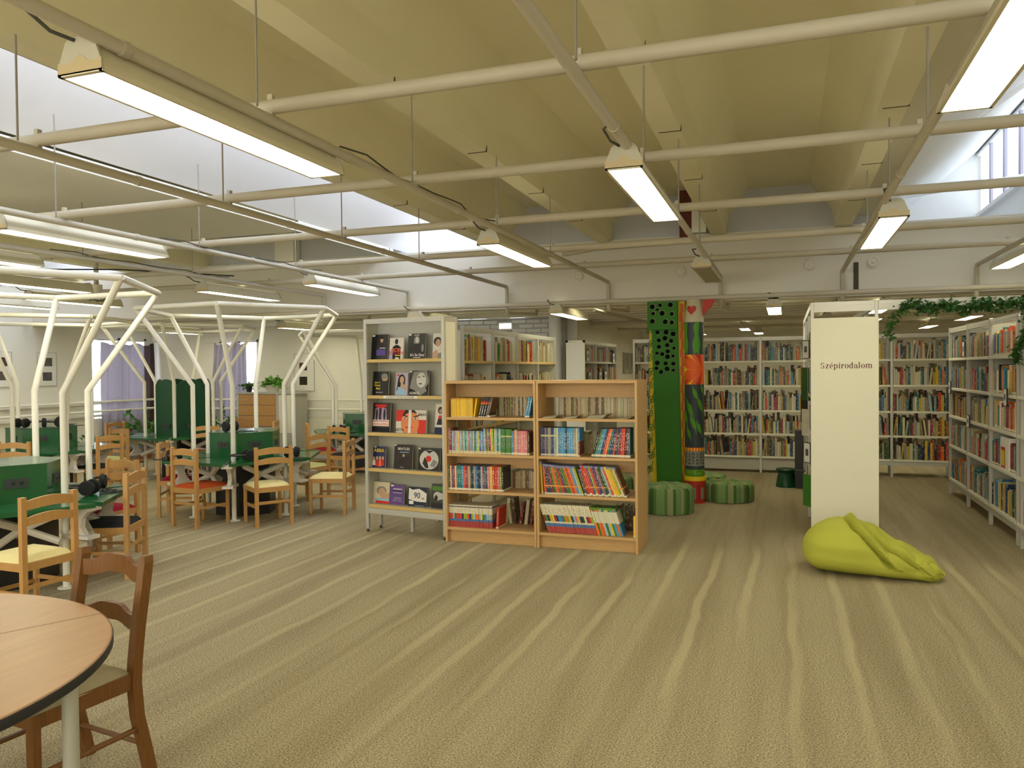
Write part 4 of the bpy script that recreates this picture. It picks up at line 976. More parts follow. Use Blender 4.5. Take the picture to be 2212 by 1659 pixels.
# magazines lying on the right case top shelf
mg = [(-1.93, .12, 'thin white magazine pile at left on top shelf of bookcase beside poufs', 2), (-1.74, .11, 'greyish curled magazines second on top shelf of bookcase beside poufs', 2), (-1.53, .15, 'thickest cream magazine pile on top shelf of bookcase beside poufs', 4), (-1.28, .12, 'flat pale magazines at right on top shelf of bookcase beside poufs', 1)]
for x, wd, l, n in mg:
    t = thing('magazine_pile', l, 'magazines', (x, FY + .03, S(3)))
    for k in range(n):
        m = MB(); nn = 8
        for i in range(nn + 1):
            u = i / nn; z = .006 + k * .007 + .012 * (u ** 3) * (k + 1) / n
            m.v += [(-wd / 2 + wd * u + .01 * k, 0, z), (-wd / 2 + wd * u + .012 * k, .2, z), (-wd / 2 + wd * u + .01 * k, 0, z - .006), (-wd / 2 + wd * u + .012 * k, .2, z - .006)]
        for i in range(nn):
            a = i * 4; b = a + 4; m.f += [(a, b, b + 1, a + 1), (a + 2, a + 3, b + 3, b + 2), (a, a + 2, b + 2, b), (a + 1, b + 1, b + 3, a + 3)]; m.m += [0] * 4
        m.f += [(0, 1, 3, 2), (4 * nn, 4 * nn + 2, 4 * nn + 3, 4 * nn + 1)]; m.m += [0, 0]
        obj('magazine', m, mat('magazine_paper', lin(158, 152, 128), .6, var=.3, scale=20), t)
# rear-facing rows (seen as page edges)
TB = lambda x, z: Matrix.Translation((x, FY + .30, z))
far_row(TB(0, S(3)), -2.66, -2.08, .17, .18, ['cream'], pages=True, lean_p=0, tmin=.012, tmax=.02)
far_row(TB(0, S(3)), -1.93, -1.20, .18, .2, ['cream', 'brown'], pages=True, lean_p=0, tmin=.014, tmax=.024)
far_row(TB(0, S(1)), -2.4, -2.08, .15, .17, ['cream', 'brown'], pages=True, lean_p=0)
far_row(TB(0, S(0)), -2.45, -2.08, .15, .24, ['brown', 'cream', 'tan', 'dark red'], tmin=.02, tmax=.035, lean_p=.5)
far_row(TB(0, S(2)), -1.72, -1.5, .15, .2, ['brown', 'tan'], pages=True, lean_p=0)
far_row(TB(0, S(0)), -1.45, -1.21, .18, .22, ['brown', 'dark red', 'green'], lean_p=.3)
far_row(TB(0, S(2)), -2.85, -2.3, .17, .2, ['black', 'brown'], pages=True, lean_p=0)

# ---------------------------------------------------------------- music display rack
DA = math.radians(-9); DT = Matrix.Translation((-3.83, 6.63, 0)) @ Matrix.Rotation(DA, 4, 'Z')
t = thing('display_rack', 'grey aluminium rack displaying music books face out, beside beech bookcase', 'shelf unit', (-3.83, 6.63, 0), DA)
DW, DD = .925, .235
for (x, y) in ((0, 0), (DW - .035, 0), (0, DD - .035), (DW - .035, DD - .035)):
    p = obj('post', MB().box(x, x + .035, y, y + .035, .03, 2.045, ch=.004), M['alu'], t)
    obj('foot', MB().lathe([(.018, 0), (.016, .012), (.006, .02), (.006, .035)], x + .0175, y + .0175, 10), M['black'], p)
for (z0, z1) in ((2.0, 2.045), (.18, .235)):
    obj('crossbar', MB().box(.035, DW - .035, .004, .03, z0, z1).box(.035, DW - .035, .001, .004, z0 + .018, z0 + .026), M['alu'], t)
    obj('crossbar', MB().box(.035, DW - .035, DD - .03, DD - .004, z0, z1), M['alu'], t)
    for x in (0.004, DW - .03): obj('crossbar', MB().box(x, x + .026, .035, DD - .035, z0, z1), M['alu'], t)
obj('back_panel', MB().box(.035, DW - .035, DD - .03, DD - .02, .235, 2.0), M['shelf_grey'], t)
obj('side_panel', MB().box(.008, .02, .035, DD - .035, .235, 2.0), M['shelf_grey'], t)
obj('side_panel', MB().box(DW - .02, DW - .008, .035, DD - .035, .235, 2.0), M['shelf_cream'], t)
DZ = [1.63, 1.285, .93, .585, .238]
for z in DZ:
    s_ = obj('shelf', MB().box(.035, DW - .035, .03, DD - .03, z + .002, z + .028), M['shelf_grey'], t)
    obj('edging', MB().box(.035, DW - .035, .008, .03, z, z + .03), M['beech_l'], s_)
for x in (.46,):
    obj('leg', MB().box(x, x + .03, .1, .13, .02, .18), M['alu'], t)
lb_ = obj('shelf_label', MB().box(.23, .62, .004, .008, 1.290, 1.312), M['paper'], t)
text('KÖNNYŰZENEI IKONOK', .021, t, (.425, .0035, 1.301), (PI / 2, 0, 0), mat('ink_grey_green', lin(60, 80, 70), .6), 'lettering', sx=1.35)
TW, TY, TR, TP = mat('ink_white', lin(220, 215, 205), .5), mat('ink_yellow', lin(226, 200, 50), .5), mat('ink_red', lin(200, 50, 40), .5), mat('ink_purple', lin(90, 70, 140), .5)
TK = mat('ink_navy', lin(30, 40, 70), .5); TO = mat('ink_orange', lin(225, 110, 60), .5); TBk = mat('ink_black', lin(16, 15, 16), .5); TG = mat('ink_green', lin(80, 130, 50), .5); TS = mat('ink_skyblue', lin(140, 175, 200), .5)
skin = mat('ink_skin', lin(186, 150, 120), .5); grey_ = mat('ink_grey', lin(130, 128, 122), .5); lgrey = mat('ink_light_grey', lin(190, 188, 180), .5); dk = mat('ink_dark', lin(44, 40, 40), .5); orr = mat('ink_tan', lin(214, 130, 80), .5); lil = mat('ink_lilac', lin(165, 150, 175), .5)
PM = [TW, TY, TR, TP, TK, TO, TBk, TG, TS, skin, grey_, lgrey, dk, orr, lil]
PI_ = {'W': 0, 'Y': 1, 'R': 2, 'P': 3, 'K': 4, 'O': 5, 'B': 6, 'G': 7, 'S': 8, 's': 9, 'g': 10, 'l': 11, 'd': 12, 'o': 13, 'L': 14}
def cover(u0, z1, u1, z0, base, shapes, texts, label, tilt=.10, mats=None):
    w_, h_ = u1 - u0, z1 - z0
    zsh = min(DZ, key=lambda z: abs(z + .028 - z0)) + .03
    # stands on the shelf, leaning back a little
    T = DT @ Matrix.Translation((u0, .09, zsh)) @ Matrix.Rotation(-tilt, 4, 'X')
    o = bpy.data.objects.new('display_book', None); C.objects.link(o); o.matrix_world = T; tag(o, label, 'book', 'music books displayed face out'); o.empty_display_size = .05
    obj('cover', MB().box(0, w_, 0, .002, 0, h_, 0).box(0, w_, .018, .02, 0, h_, 0).box(0, .002, 0, .02, 0, h_, 0), base, o)
    obj('pages', MB().box(.003, w_ - .003, .002, .018, .003, h_ - .003), M['page'], o)
    pr = MB(); d = -.0004
    for sh in shapes:
        k, c = sh[0], PI_[sh[1]]; d -= .0002
        if k == 'r': a, b_, e, f = sh[2:6]; pr.quad((a * w_, d, b_ * h_), (e * w_, d, b_ * h_), (e * w_, d, f * h_), (a * w_, d, f * h_), c)
        elif k == 'e':
            cx, cz, rx, rz = sh[2:6]; pr.poly([((cx + rx * math.cos(i * PI / 10)) * w_, d, (cz + rz * math.sin(i * PI / 10)) * h_) for i in range(20)], c)
        elif k == 'p': pr.poly([(a * w_, d, b_ * h_) for a, b_ in sh[2]], c)
    if pr.f: obj('cover_print', pr, PM, o)
    for (bd, sz, x, z, c, sx) in texts:
        text(bd, sz, o, (x * w_, d - .0008, z * h_), (PI / 2, 0, 0), PM[PI_[c]], 'lettering', ext=.0002, sx=sx, bold=.0004)
    return o
kb = mat('cover_black', lin(22, 20, 22), .3, .5); kw = mat('cover_white', lin(205, 198, 185), .35, .5); kp = mat('cover_purple', lin(96, 72, 132), .35, .5); kn = mat('cover_navy', lin(34, 36, 84), .35, .5); kd = mat('cover_navy_dark', lin(28, 40, 62), .35, .5); kg = mat('cover_charcoal', lin(60, 60, 50), .35, .5); kl = mat('cover_lilac', lin(176, 160, 178), .35, .5)
cover(.02, 1.903, .215, 1.66, kb, [('r', 'P', .32, .16, .86, .40), ('e', 's', .62, .78, .09, .11), ('e', 'B', .62, .86, .09, .05), ('p', 'd', [(.3, .42), (.36, .6), (.55, .66), (.75, .62), (.88, .45)]), ('r', 'W', .02, .92, .2, .98), ('r', 'W', .50, .44, .86, .465)], [], 'black cover, purple block, face in dark, first on rack top shelf')
cover(.235, 1.865, .40, 1.66, kw, [('p', 'B', [(.25, 0), (.22, .55), (.4, .66), (.62, .66), (.82, .55), (.8, 0)]), ('e', 'd', .5, .82, .12, .13), ('p', 'L', [(0, 0), (.0, .4), (.25, .55), (.25, 0)]), ('r', 'Y', .42, .15, .78, .19), ('r', 'W', .45, 0, .7, .08)], [('BOB', .05, .5, .42, 'O', 1.1), ('DYLAN', .04, .5, .28, 'R', 1.25)], 'pale cover with orange lettering and black figure, rack top shelf')
cover(.453, 1.900, .65, 1.66, kb, [('e', 'g', .5, .70, .17, .2), ('e', 'l', .52, .74, .10, .12), ('p', 'd', [(.05, .0), (.08, .45), (.35, .6), (.7, .6), (.95, .45), (.96, 0)]), ('e', 'g', .85, .42, .07, .16), ('r', 'W', .02, .92, .18, .99), ('r', 'W', .35, .04, .75, .06)], [("It's So Easy", .036, .56, .15, 'W', 1.0), ('DUFF', .018, .5, .93, 'l', 1.4)], 'black and white cover of long-haired musician, rack top shelf')
cover(.735, 1.895, .85, 1.66, kw, [('e', 'd', .45, .68, .38, .17), ('e', 's', .5, .62, .24, .15), ('p', 's', [(.0, .0), (.0, .2), (.3, .35), (.5, .3), (.6, 0)]), ('p', 'g', [(.5, 0), (.55, .2), (1, .25), (1, 0)])], [], 'white cover of dark-haired woman, last on rack top shelf')
cover(.03, 1.545, .22, 1.315, kb, [('e', 's', .75, .72, .18, .14), ('e', 'g', .72, .8, .2, .12), ('p', 'd', [(.5, .0), (.5, .5), (.7, .6), (1, .6), (1, 0)])], [('Joan a', .026, .3, .54, 'Y', 1.0), ('chance', .026, .3, .42, 'Y', 1.0), ('Mad', .03, .35, .28, 'Y', 1.0), ('Sometimes', .014, .45, .12, 'l', 1.3)], 'black cover with yellow handwriting, first on rack second shelf')
cover(.303, 1.531, .444, 1.315, kl, [('e', 'B', .5, .66, .3, .27), ('p', 'B', [(.1, .2), (.2, .7), (.8, .7), (.75, .3), (.4, .2)]), ('e', 's', .52, .68, .18, .17), ('p', 's', [(.4, .35), (.45, .55), (.6, .55), (.95, .35), (.9, .2)]), ('p', 'S', [(.15, .12), (.2, .38), (.55, .35), (.8, .22), (.85, 0), (.3, 0)]), ('p', 'R', [(.05, .9), (.3, .95), (.25, .85)])], [], 'pink lilac cover of woman in pale blue, rack second shelf')
cover(.464, 1.550, .682, 1.315, kb, [('p', 'g', [(.0, .15), (.1, .6), (.2, .95), (.9, 1.0), (1, .6), (.95, .2), (.6, .0), (.2, .05)]), ('e', 'l', .62, .62, .25, .3), ('e', 'd', .5, .74, .07, .02), ('e', 'd', .74, .77, .07, .02), ('e', 'd', .58, .47, .09, .025), ('p', 'B', [(0, 0), (0, .3), (.3, .2), (.55, .0)]), ('p', 'B', [(.85, .3), (1, .5), (1, .1)]), ('r', 'W', .01, .93, .12, .99)], [('ADELE', .032, .28, .09, 'W', 1.2)], 'greyscale close-up face cover lettered in white, rack second shelf')
cover(.0, 1.239, .232, .958, mat('cover_plum', lin(44, 24, 36), .35, .5), [('p', 'L', [(.18, .2), (.22, .8), (.4, .85), (.42, .2)]), ('p', 'L', [(.52, .2), (.55, .85), (.78, .8), (.85, .2)]), ('r', 'W', .12, .2, .95, .42), ('e', 'd', .3, .6, .06, .2), ('e', 'd', .7, .6, .06, .2), ('p', 'R', [(.2, .88), (.5, .8), (.8, .88), (.8, .95), (.2, .95)]), ('r', 'B', 0, 0, 1, .15)], [('KÉPES POP-ROCK', .02, .53, .37, 'R', 1.15), ('ENCIKLOPÉDIA', .028, .53, .26, 'O', 1.1)], 'dark plum cover with white title block, first on rack middle shelf')
cover(.303, 1.175, .65, .958, kw, [('r', 'R', 0, .5, .3, 1), ('r', 'R', .72, 0, 1, .58), ('e', 'o', .47, .42, .30, .58), ('p', 'd', [(.2, .72), (.3, 1), (.6, 1), (.7, .85), (.45, .92), (.3, .8)]), ('p', 'B', [(.58, .72), (.78, .8), (.78, .75), (.6, .68)]), ('p', 'B', [(.22, .75), (.38, .68), (.38, .72), (.24, .8)]), ('e', 'W', .3, .63, .06, .05), ('e', 'W', .65, .63, .06, .05), ('e', 'B', .3, .63, .025, .04), ('e', 'B', .65, .63, .025, .04), ('e', 'R', .44, .24, .12, .04), ('r', 'W', .42, 0, .51, 1)], [('SEITA', .04, .13, .12, 'B', 1.0), ('THIS IS IT', .03, .88, .8, 'B', .8)], 'open orange face cover with white spine, rack middle shelf')
cover(.75, 1.249, .86, .968, kw, [('e', 'd', .5, .78, .25, .12), ('e', 'R', .5, .52, .2, .1), ('e', 's', .5, .75, .1, .07), ('p', 'd', [(.15, .3), (.3, .5), (.7, .5), (.9, .3)]), ('r', 'K', 0, 0, 1, .22)], [], 'white cover of patchwork photos, last on rack middle shelf')
cover(.0, .815, .17, .612, kn, [('e', 's', .2, .42, .08, .09), ('p', 'W', [(.1, .1), (.15, .35), (.3, .35), (.33, .1)]), ('e', 's', .42, .44, .08, .09), ('p', 'R', [(.33, .05), (.36, .36), (.5, .36), (.55, .05)]), ('e', 's', .63, .45, .08, .09), ('p', 'O', [(.55, .05), (.56, .38), (.72, .38), (.75, .05)]), ('e', 's', .84, .45, .08, .09), ('p', 'R', [(.76, .1), (.78, .38), (.92, .38), (.95, .1)]), ('r', 'W', .2, .94, .35, .99)], [('ABBA', .046, .55, .8, 'Y', 1.1)], 'navy cover with yellow title over a group, rack fourth shelf')
cover(.275, .843, .488, .612, mat('cover_brown_black', lin(36, 26, 24), .35, .5), [('r', 'S', .3, .67, .8, .70), ('p', 'd', [(.1, .2), (.3, .45), (.6, .5), (.9, .5), (.6, .2)]), ('e', 's', .52, .55, .06, .06), ('r', 'W', 0, .94, .12, .99), ('r', 'W', .35, .06, .55, .075)], [('BEATLES', .032, .52, .82, 'W', 1.15)], 'dark brown cover with white title and guitarist, rack fourth shelf')
cover(.557, .828, .80, .618, kb, [('e', 'l', .5, .48, .44, .44), ('p', 'd', [(.2, .3), (.3, .6), (.42, .4), (.5, .1), (.35, .1)]), ('p', 'g', [(.55, .2), (.7, .5), (.9, .4), (.75, .15)]), ('e', 'R', .48, .52, .13, .14), ('p', 'd', [(.3, .9), (.5, .75), (.7, .88)]), ('r', 'W', 0, .92, .1, .99)], [], 'square dark cover with pale disc and red centre, rack fourth shelf')
cover(.0, .47, .215, .265, mat('cover_cream', lin(196, 186, 155), .4, .5), [('e', 'g', .55, .6, .28, .2), ('e', 's', .58, .52, .2, .2), ('p', 's', [(.5, .2), (.6, .45), (1, .5), (1, .25)]), ('r', 'S', .25, .13, 1, .24), ('r', 'R', .25, .0, 1, .12)], [], 'cream cover of reclining woman with red and blue bands, rack bottom shelf')
cover(.222, .455, .385, .265, kp, [('r', 'W', .22, .76, .86, .8), ('r', 'K', .22, .66, .86, .7), ('r', 'W', .22, .58, .86, .6), ('r', 'R', .3, .01, .5, .05), ('r', 'W', .05, .9, .25, .98)], [('NEKEM', .024, .55, .32, 'L', 1.1), ('CSAK A DAL', .02, .55, .2, 'L', 1.0)], 'purple cover with lilac title, rack bottom shelf')
cover(.431, .455, .646, .275, kd, [('p', 'W', [(.05, .35), (.05, .95), (.25, .85), (.6, .93), (1, .7), (.98, .25), (.5, .25)]), ('r', 'W', .08, .1, .32, .28), ('r', 'W', .4, .04, .9, .055)], [('90', .075, .5, .56, 'K', 1.0), ('-es', .03, .8, .44, 'K', 1.0)], 'navy cover with torn white patch reading 90, rack bottom shelf')
cover(.702, .495, .85, .27, kg, [('r', 'G', .05, .72, 1, .9), ('e', 'l', .45, .5, .3, .18), ('e', 'd', .35, .42, .12, .12), ('e', 'l', .7, .5, .2, .14), ('r', 'd', 0, 0, 1, .22)], [], 'dark green and grey cover of a group, last on rack bottom shelf')

# ---------------------------------------------------------------- serif lettering drawn stroke by stroke
def serif_word(parent, x0, y, z0, u=.0372):
    m = MB(); ink = mat('ink_brown', lin(98, 48, 44), .6)
    def P(x, pts): m.poly([(x0 + (x + a) * u, y, z0 + b * u) for a, b in pts])
    def rect(x, a, b, c, d): P(x, [(a, c), (b, c), (b, d), (a, d)])
    def ring(x, cx, cy, rx, ry, ix, iy, a0=0, a1=360, n=20):
        for i in range(n):
            p, q = math.radians(a0 + (a1 - a0) * i / n), math.radians(a0 + (a1 - a0) * (i + 1) / n)
            P(x, [(cx + rx * math.cos(p), cy + ry * math.sin(p)), (cx + rx * math.cos(q), cy + ry * math.sin(q)), (cx + ix * math.cos(q), cy + iy * math.sin(q)), (cx + ix * math.cos(p), cy + iy * math.sin(p))])
    def stem(x, a, z, t, top='l', bot=True, w=.2):
        rect(x, a, a + w, z, t)
        if bot: rect(x, a - .1, a + w + .1, z, z + .06)
        if top: P(x, [(a - .12, t - .1), (a, t - .14), (a + w * .6, t), (a - .12, t - .04)])
    x = 0
    # S
    ring(x, .42, 1.06, .36, .36, .17, .30, 20, 270); ring(x, .42, .36, .40, .38, .2, .30, -160, 90)
    rect(x, .70, .76, .98, 1.42); rect(x, .04, .10, .0, .46); x += 1.05
    # z
    rect(x, .05, .75, .90, 1.0); rect(x, .05, .75, 0, .10); P(x, [(.05, .1), (.29, .1), (.75, .9), (.50, .9)]); rect(x, .05, .11, .72, .95); rect(x, .70, .76, .05, .30); x += .92
    # é
    ring(x, .42, .5, .38, .52, .17, .45, 0, 320); rect(x, .2, .78, .52, .60); P(x, [(.42, 1.14), (.50, 1.14), (.72, 1.46), (.54, 1.46)]); x += .92
    # p
    stem(x, .14, -.42, 1.0); ring(x, .52, .5, .42, .52, .2, .42, -130, 130); x += 1.08
    # i
    stem(x, .14, 0, 1.0); ring(x, .24, 1.28, .12, .12, 0, 0); x += .56
    # r
    stem(x, .14, 0, 1.0); P(x, [(.34, .72), (.50, .98), (.70, 1.02), (.70, .86), (.52, .82), (.34, .55)]); ring(x, .66, .88, .11, .13, 0, 0); x += .80
    # o
    ring(x, .48, .5, .42, .52, .20, .46); x += 1.0
    # d
    ring(x, .44, .5, .40, .52, .18, .42, 50, 310); stem(x, .62, 0, 1.46, bot=False); rect(x, .62, .98, 0, .07); x += 1.06
    # a
    ring(x, .40, .66, .34, .36, .16, .30, 0, 160); rect(x, .56, .75, .1, .7); ring(x, .40, .28, .34, .30, .15, .22, 60, 320); P(x, [(.58, .1), (.75, .0), (.92, .06), (.92, .12), (.75, .2)]); ring(x, .16, .74, .11, .11, 0, 0); x += .94
    # l
    stem(x, .14, 0, 1.46); x += .56
    # o
    ring(x, .48, .5, .42, .52, .20, .46); x += 1.0
    # m
    for k in range(3):
        stem(x, .14 + k * .54, 0, 1.0 if k == 0 else .78, top='l' if k == 0 else None)
    for k in range(2): ring(x, .50 + k * .54, .70, .38, .32, .19, .20, 0, 150)
    obj('lettering', m, ink, parent)
# ---------------------------------------------------------------- metal library shelving
def shelf_unit(name, T, bays, depth, zs, ztop, label, edge, legs=True, kick=False, upr=.035, edge_h=.03, top=(.045,), shelfd=None):
    """local x along the run, y into the shelf (front at y=0)"""
    t = thing(name, label, 'shelf unit'); t.matrix_world = T
    for x in bays:
        obj('upright', MB().box(x - upr / 2, x + upr / 2, 0, .035, 0, ztop, ch=.003).box(x - upr / 2, x + upr / 2, depth - .035, depth, 0, ztop), M['alu'], t)
        obj('divider', MB().box(x - .006, x + .006, .035, depth - .035, .16, ztop - .05), M['shelf_grey'], t)
    a, b_ = bays[0], bays[-1]
    obj('top_rail', MB().box(a, b_, .003, .03, ztop - .06, ztop - .006).box(a, b_, 0, .003, ztop - .036, ztop - .028), M['alu'], t)
    obj('top_rail', MB().box(a, b_, depth - .03, depth - .003, ztop - .06, ztop - .006), M['alu'], t)
    for i in range(len(bays) - 1):
        for z in zs:
            obj('shelf', MB().box(bays[i] + .018, bays[i + 1] - .018, -.004, depth, z - .028, z, ch=.003), edge, t)
    if kick: obj('kickboard', MB().box(a, b_, .03, .05, .04, zs[0] - .03), M['shelf_grey'], t)
    else: obj('base_rail', MB().box(a, b_, .004, .03, zs[0] - .085, zs[0] - .03), M['alu'], t)
    return t
rich = ['cream', 'white', 'tan', 'grey', 'brown', 'blue', 'navy', 'red', 'cream', 'dark green', 'crimson', 'white', 'mustard', 'pale blue', 'black', 'cream', 'orange', 'tan', 'teal', 'grey']
# right-hand run, front faces -x
TRt = Matrix.Translation((1.865, 6.75, 0)) @ Matrix.Rotation(PI / 2, 4, 'Z') @ Matrix.Diagonal((1, -1, 1, 1))
RB = [0, .96, 1.92, 2.9, 3.88]
TRn = Matrix.Translation((1.865, 0, 0))
t = thing('library_shelving', 'long cream metal library shelving along the right side aisle', 'shelf unit', (1.865, 6.75, 0))
RZ = [.205, .60, .955, 1.285, 1.635]
for y in RB:
    obj('upright', MB().box(0, .035, y - .018, y + .018, .0, 2.0, ch=.003).box(.30, .335, y - .018, y + .018, 0, 2.0), M['alu'], t)
    obj('divider', MB().box(.035, .30, y - .006, y + .006, .15, 1.95), M['shelf_grey'], t)
obj('top_rail', MB().box(.003, .03, 0, 3.88, 1.935, 1.99).box(0, .003, 0, 3.88, 1.958, 1.966), M['alu'], t)
obj('top_rail', MB().box(.30, .33, 0, 3.88, 1.935, 1.99), M['alu'], t)
obj('base_rail', MB().box(.003, .03, 0, 3.88, .12, .175), M['alu'], t)
obj('back_panel', MB().box(.32, .325, 0, 3.88, .17, 1.95), M['shelf_grey'], t)
for i in range(4):
    for z in RZ: obj('shelf', MB().box(-.004, .32, RB[i] + .018, RB[i + 1] - .018, z - .03, z, ch=.003), M['shelf_cream'], t)
# individual books: bay from y 7.71 (bay 1) for the three upper shelves, others joined
bayw = ['nearest', 'second', 'third', 'farthest']
rc = ['peach', 'tan', 'cream', 'purple', 'cream', 'blue', 'red', 'black', 'orange', 'white', 'grey', 'teal', 'mustard', 'cream', 'dark red']
n_ind = 0
for bi, si in ((1, 4), (1, 3), (1, 2), (1, 1)):
    y = 6.75 + RB[bi + 1] - .03; z = RZ[si]; n = 0
    while y > 6.75 + RB[bi] + .16:
        th = rnd.uniform(.02, .04); h = rnd.uniform(.2, .27); cn = rnd.choice(rc); n += 1
        if rnd.random() < .1: y -= .03
        Tm = Matrix.Translation((1.885 + rnd.uniform(0, .02), y, z)) @ Matrix.Rotation(-PI / 2, 4, 'Z')
        book('plain', Tm, th * .96, .17, h, lc(cn, .2), '%s library book, %s from left, %s shelf, second bay of right shelving' % (cn, ORD[n], ['bottom', 'fourth', 'third', 'second', 'top'][si]), 'library books on the right shelving')
        y -= th; n_ind += 1
for bi in range(4):
    for si in range(5):
        if bi == 1 and si >= 1: continue
        Tm = Matrix.Translation((1.885, 6.75 + RB[bi + 1] - .02, RZ[si])) @ Matrix.Rotation(-PI / 2, 4, 'Z')
        far_row(Tm, 0, .88 * (1 if si else 1), .18, .27, rich, tmin=.018, tmax=.042, fill=.97, depth=.17, lean_p=.08)
    Tm = None
# framed author cards clipped to the shelf edges
def card(T, w_, h_, label):
    t = bpy.data.objects.new('framed_card', None); C.objects.link(t); t.matrix_world = T; tag(t, label, 'sign', 'small framed author cards on shelves'); t.empty_display_size = .05
    obj('frame', MB().box(0, w_, 0, .012, 0, h_), M['black'], t)
    obj('card', MB().box(.008, w_ - .008, -.001, .002, .008, h_ - .008), M['paper'], t)
    obj('photo', MB().box(w_ * .3, w_ * .72, -.002, 0, h_ * .35, h_ * .68), mat('card_photo', lin(90, 88, 82), .5, var=.5, scale=60), t)
RR = lambda y, z: Matrix.Translation((1.845, y, z)) @ Matrix.Rotation(-PI / 2, 4, 'Z')
card(RR(9.78, 1.64), .11, .17, 'small framed card on top shelf of the right shelving')
card(RR(8.05, 1.18), .10, .16, 'small framed card on second shelf edge of right shelving, near the front')
card(RR(9.55, .88), .11, .14, 'small pale card on third shelf edge of right shelving')
card(RR(10.55, 1.21), .11, .15, 'small framed card at the far end of right shelving')
sg_ = thing('magazine_box', 'white box with yellow and red label on the right shelving, fourth shelf', 'box', (1.88, 8.30, .60))
obj('box', MB().box(0, .2, -.28, -.0, 0, .29), M['paper'], sg_)
obj('print', MB().quad((-.001, -.02, .01), (-.001, -.16, .01), (-.001, -.16, .2), (-.001, -.02, .2), 0).quad((-.002, -.03, .03), (-.002, -.15, .03), (-.002, -.15, .17), (-.002, -.03, .17), 1), [TR, TY], sg_)

# back runs at y=12, front faces -y
BZ = [.245, .58, .92, 1.285, 1.645]
def back_run(x0, bays, label, kick):
    shelf_unit('library_shelving', Matrix.Translation((x0, 12.0, 0)), bays, .30, BZ, 2.0, label, M['shelf_cream'], kick=kick)
    for i in range(len(bays) - 1):
        for z in BZ:
            far_row(Matrix.Translation((x0, 12.02, z)), bays[i] + .025, bays[i + 1] - .02, .17, .27, rich, tmin=.013, tmax=.036, fill=.99, lean_p=.06)
            far_row(Matrix.Translation((x0, 12.40, z)), bays[i] + .025, bays[i + 1] - .02, .2, .30, ['brown', 'black', 'tan', 'cream', 'dark red', 'grey'], tmin=.02, tmax=.05, fill=.9, lean_p=.06)
back_run(-2.2, [0, .9, 1.86, 2.75], 'cream metal library shelving across the back, behind painted columns', True)
back_run(.62, [0, .78, 1.52], 'cream metal library shelving across the back, seen through the ivy portal', False)
bt = MB()
# middle run facing +x, from y 7.36 to 10.64, x=-3.06
t = thing('library_shelving', 'grey shelving with beech shelves running back behind the beech bookcase', 'shelf unit', (-3.06, 7.30, 0))
MBY = [0, .87, 1.69, 2.52, 3.34]
for y in MBY:
    obj('upright', MB().box(-.035, 0, y - .016, y + .016, 0, 2.0, ch=.003).box(-.335, -.30, y - .016, y + .016, 0, 2.0), M['alu'], t)
    obj('divider', MB().box(-.30, -.035, y - .006, y + .006, .2, 1.95), M['shelf_cream'], t)
obj('top_rail', MB().box(-.03, -.003, 0, 3.28, 1.945, 1.995).box(-.003, 0, 0, 3.28, 1.965, 1.972), M['alu'], t)
obj('top_rail', MB().box(-.33, -.303, 0, 3.28, 1.945, 1.995), M['alu'], t)
obj('back_panel', MB().box(-.31, -.305, 0, 3.28, .2, 1.95), M['shelf_grey'], t)
for i in range(4):
    for z in (.25, .6, .95, 1.30, 1.645):
        s_ = obj('shelf', MB().box(-.31, -.02, MBY[i] + .016, MBY[i + 1] - .016, z - .025, z), M['shelf_cream'], t)
        obj('edging', MB().box(-.02, 0, MBY[i] + .016, MBY[i + 1] - .016, z - .027, z + .001), M['beech_l'], s_)
bright = ['red', 'orange', 'mustard', 'green', 'cream', 'white', 'navy', 'cream', 'pale blue', 'white', 'dark red', 'cream', 'tan', 'grey']
for i in range(4):
    for z, f in ((1.645, .9), (1.30, .85), (.95, .9)):
        far_row(Matrix.Translation((-3.075, 7.30 + MBY[i] + .03, z)) @ Matrix.Rotation(PI / 2, 4, 'Z'), 0, .66, .15 if z < 1.4 else .2, .22 if z < 1.4 else .28, bright if i < 3 else ['cream', 'white', 'grey', 'tan'], tmin=.012, tmax=.03, fill=f, depth=.17, lean_p=.1)
        # face-out taller book behind
        far.box(-.20, -.185, 7.30 + MBY[i] + .1, 7.30 + MBY[i] + .5, z, z + .285, col=lin(*COL[['crimson', 'navy', 'orange', 'dark green'][i]]), T=Matrix.Translation((-3.06, 0, 0)))
# white ended unit, x -3.13..-2.85, y 11.45-13.8
t = thing('library_shelving', 'shelving with plain white end panel behind the bookcase near the white column', 'shelf unit', (-2.85, 11.45, 0))
obj('end_panel', MB().box(-.26, -.02, 0, .015, .1, 1.95), mat('white_end_panel', (.75, .76, .78), .5), t)
for x in (-.28, -.02): obj('upright', MB().box(x, x + .03, -.005, .03, 0, 1.98), M['steel_white'], t)
obj('top_rail', MB().box(-.28, .01, -.005, .02, 1.95, 1.98).box(-.02, .01, 0, 2.35, 1.93, 1.98), M['steel_white'], t)
obj('back_panel', MB().box(-.265, -.26, 0, 2.35, .1, 1.95), M['shelf_grey'], t)
for y in (.78, 1.57, 2.33): obj('upright', MB().box(-.02, .01, y - .015, y + .015, 0, 1.95).box(-.26, -.02, y - .005, y + .005, .1, 1.93), M['alu'], t)
for y0, y1 in ((.03, .765), (.795, 1.555), (1.585, 2.315)):
    for z in (1.34, 1.66, 1.02): obj('shelf', MB().box(-.26, .01, y0, y1, z - .025, z), M['shelf_cream'], t)
    for z in (1.34, 1.66, 1.02): far_row(Matrix.Translation((-2.86, 11.45 + y0, z)) @ Matrix.Rotation(PI / 2, 4, 'Z'), 0.02, .7, .17, .25, bright, tmin=.02, tmax=.045, fill=.9, depth=.17, lean_p=.1)
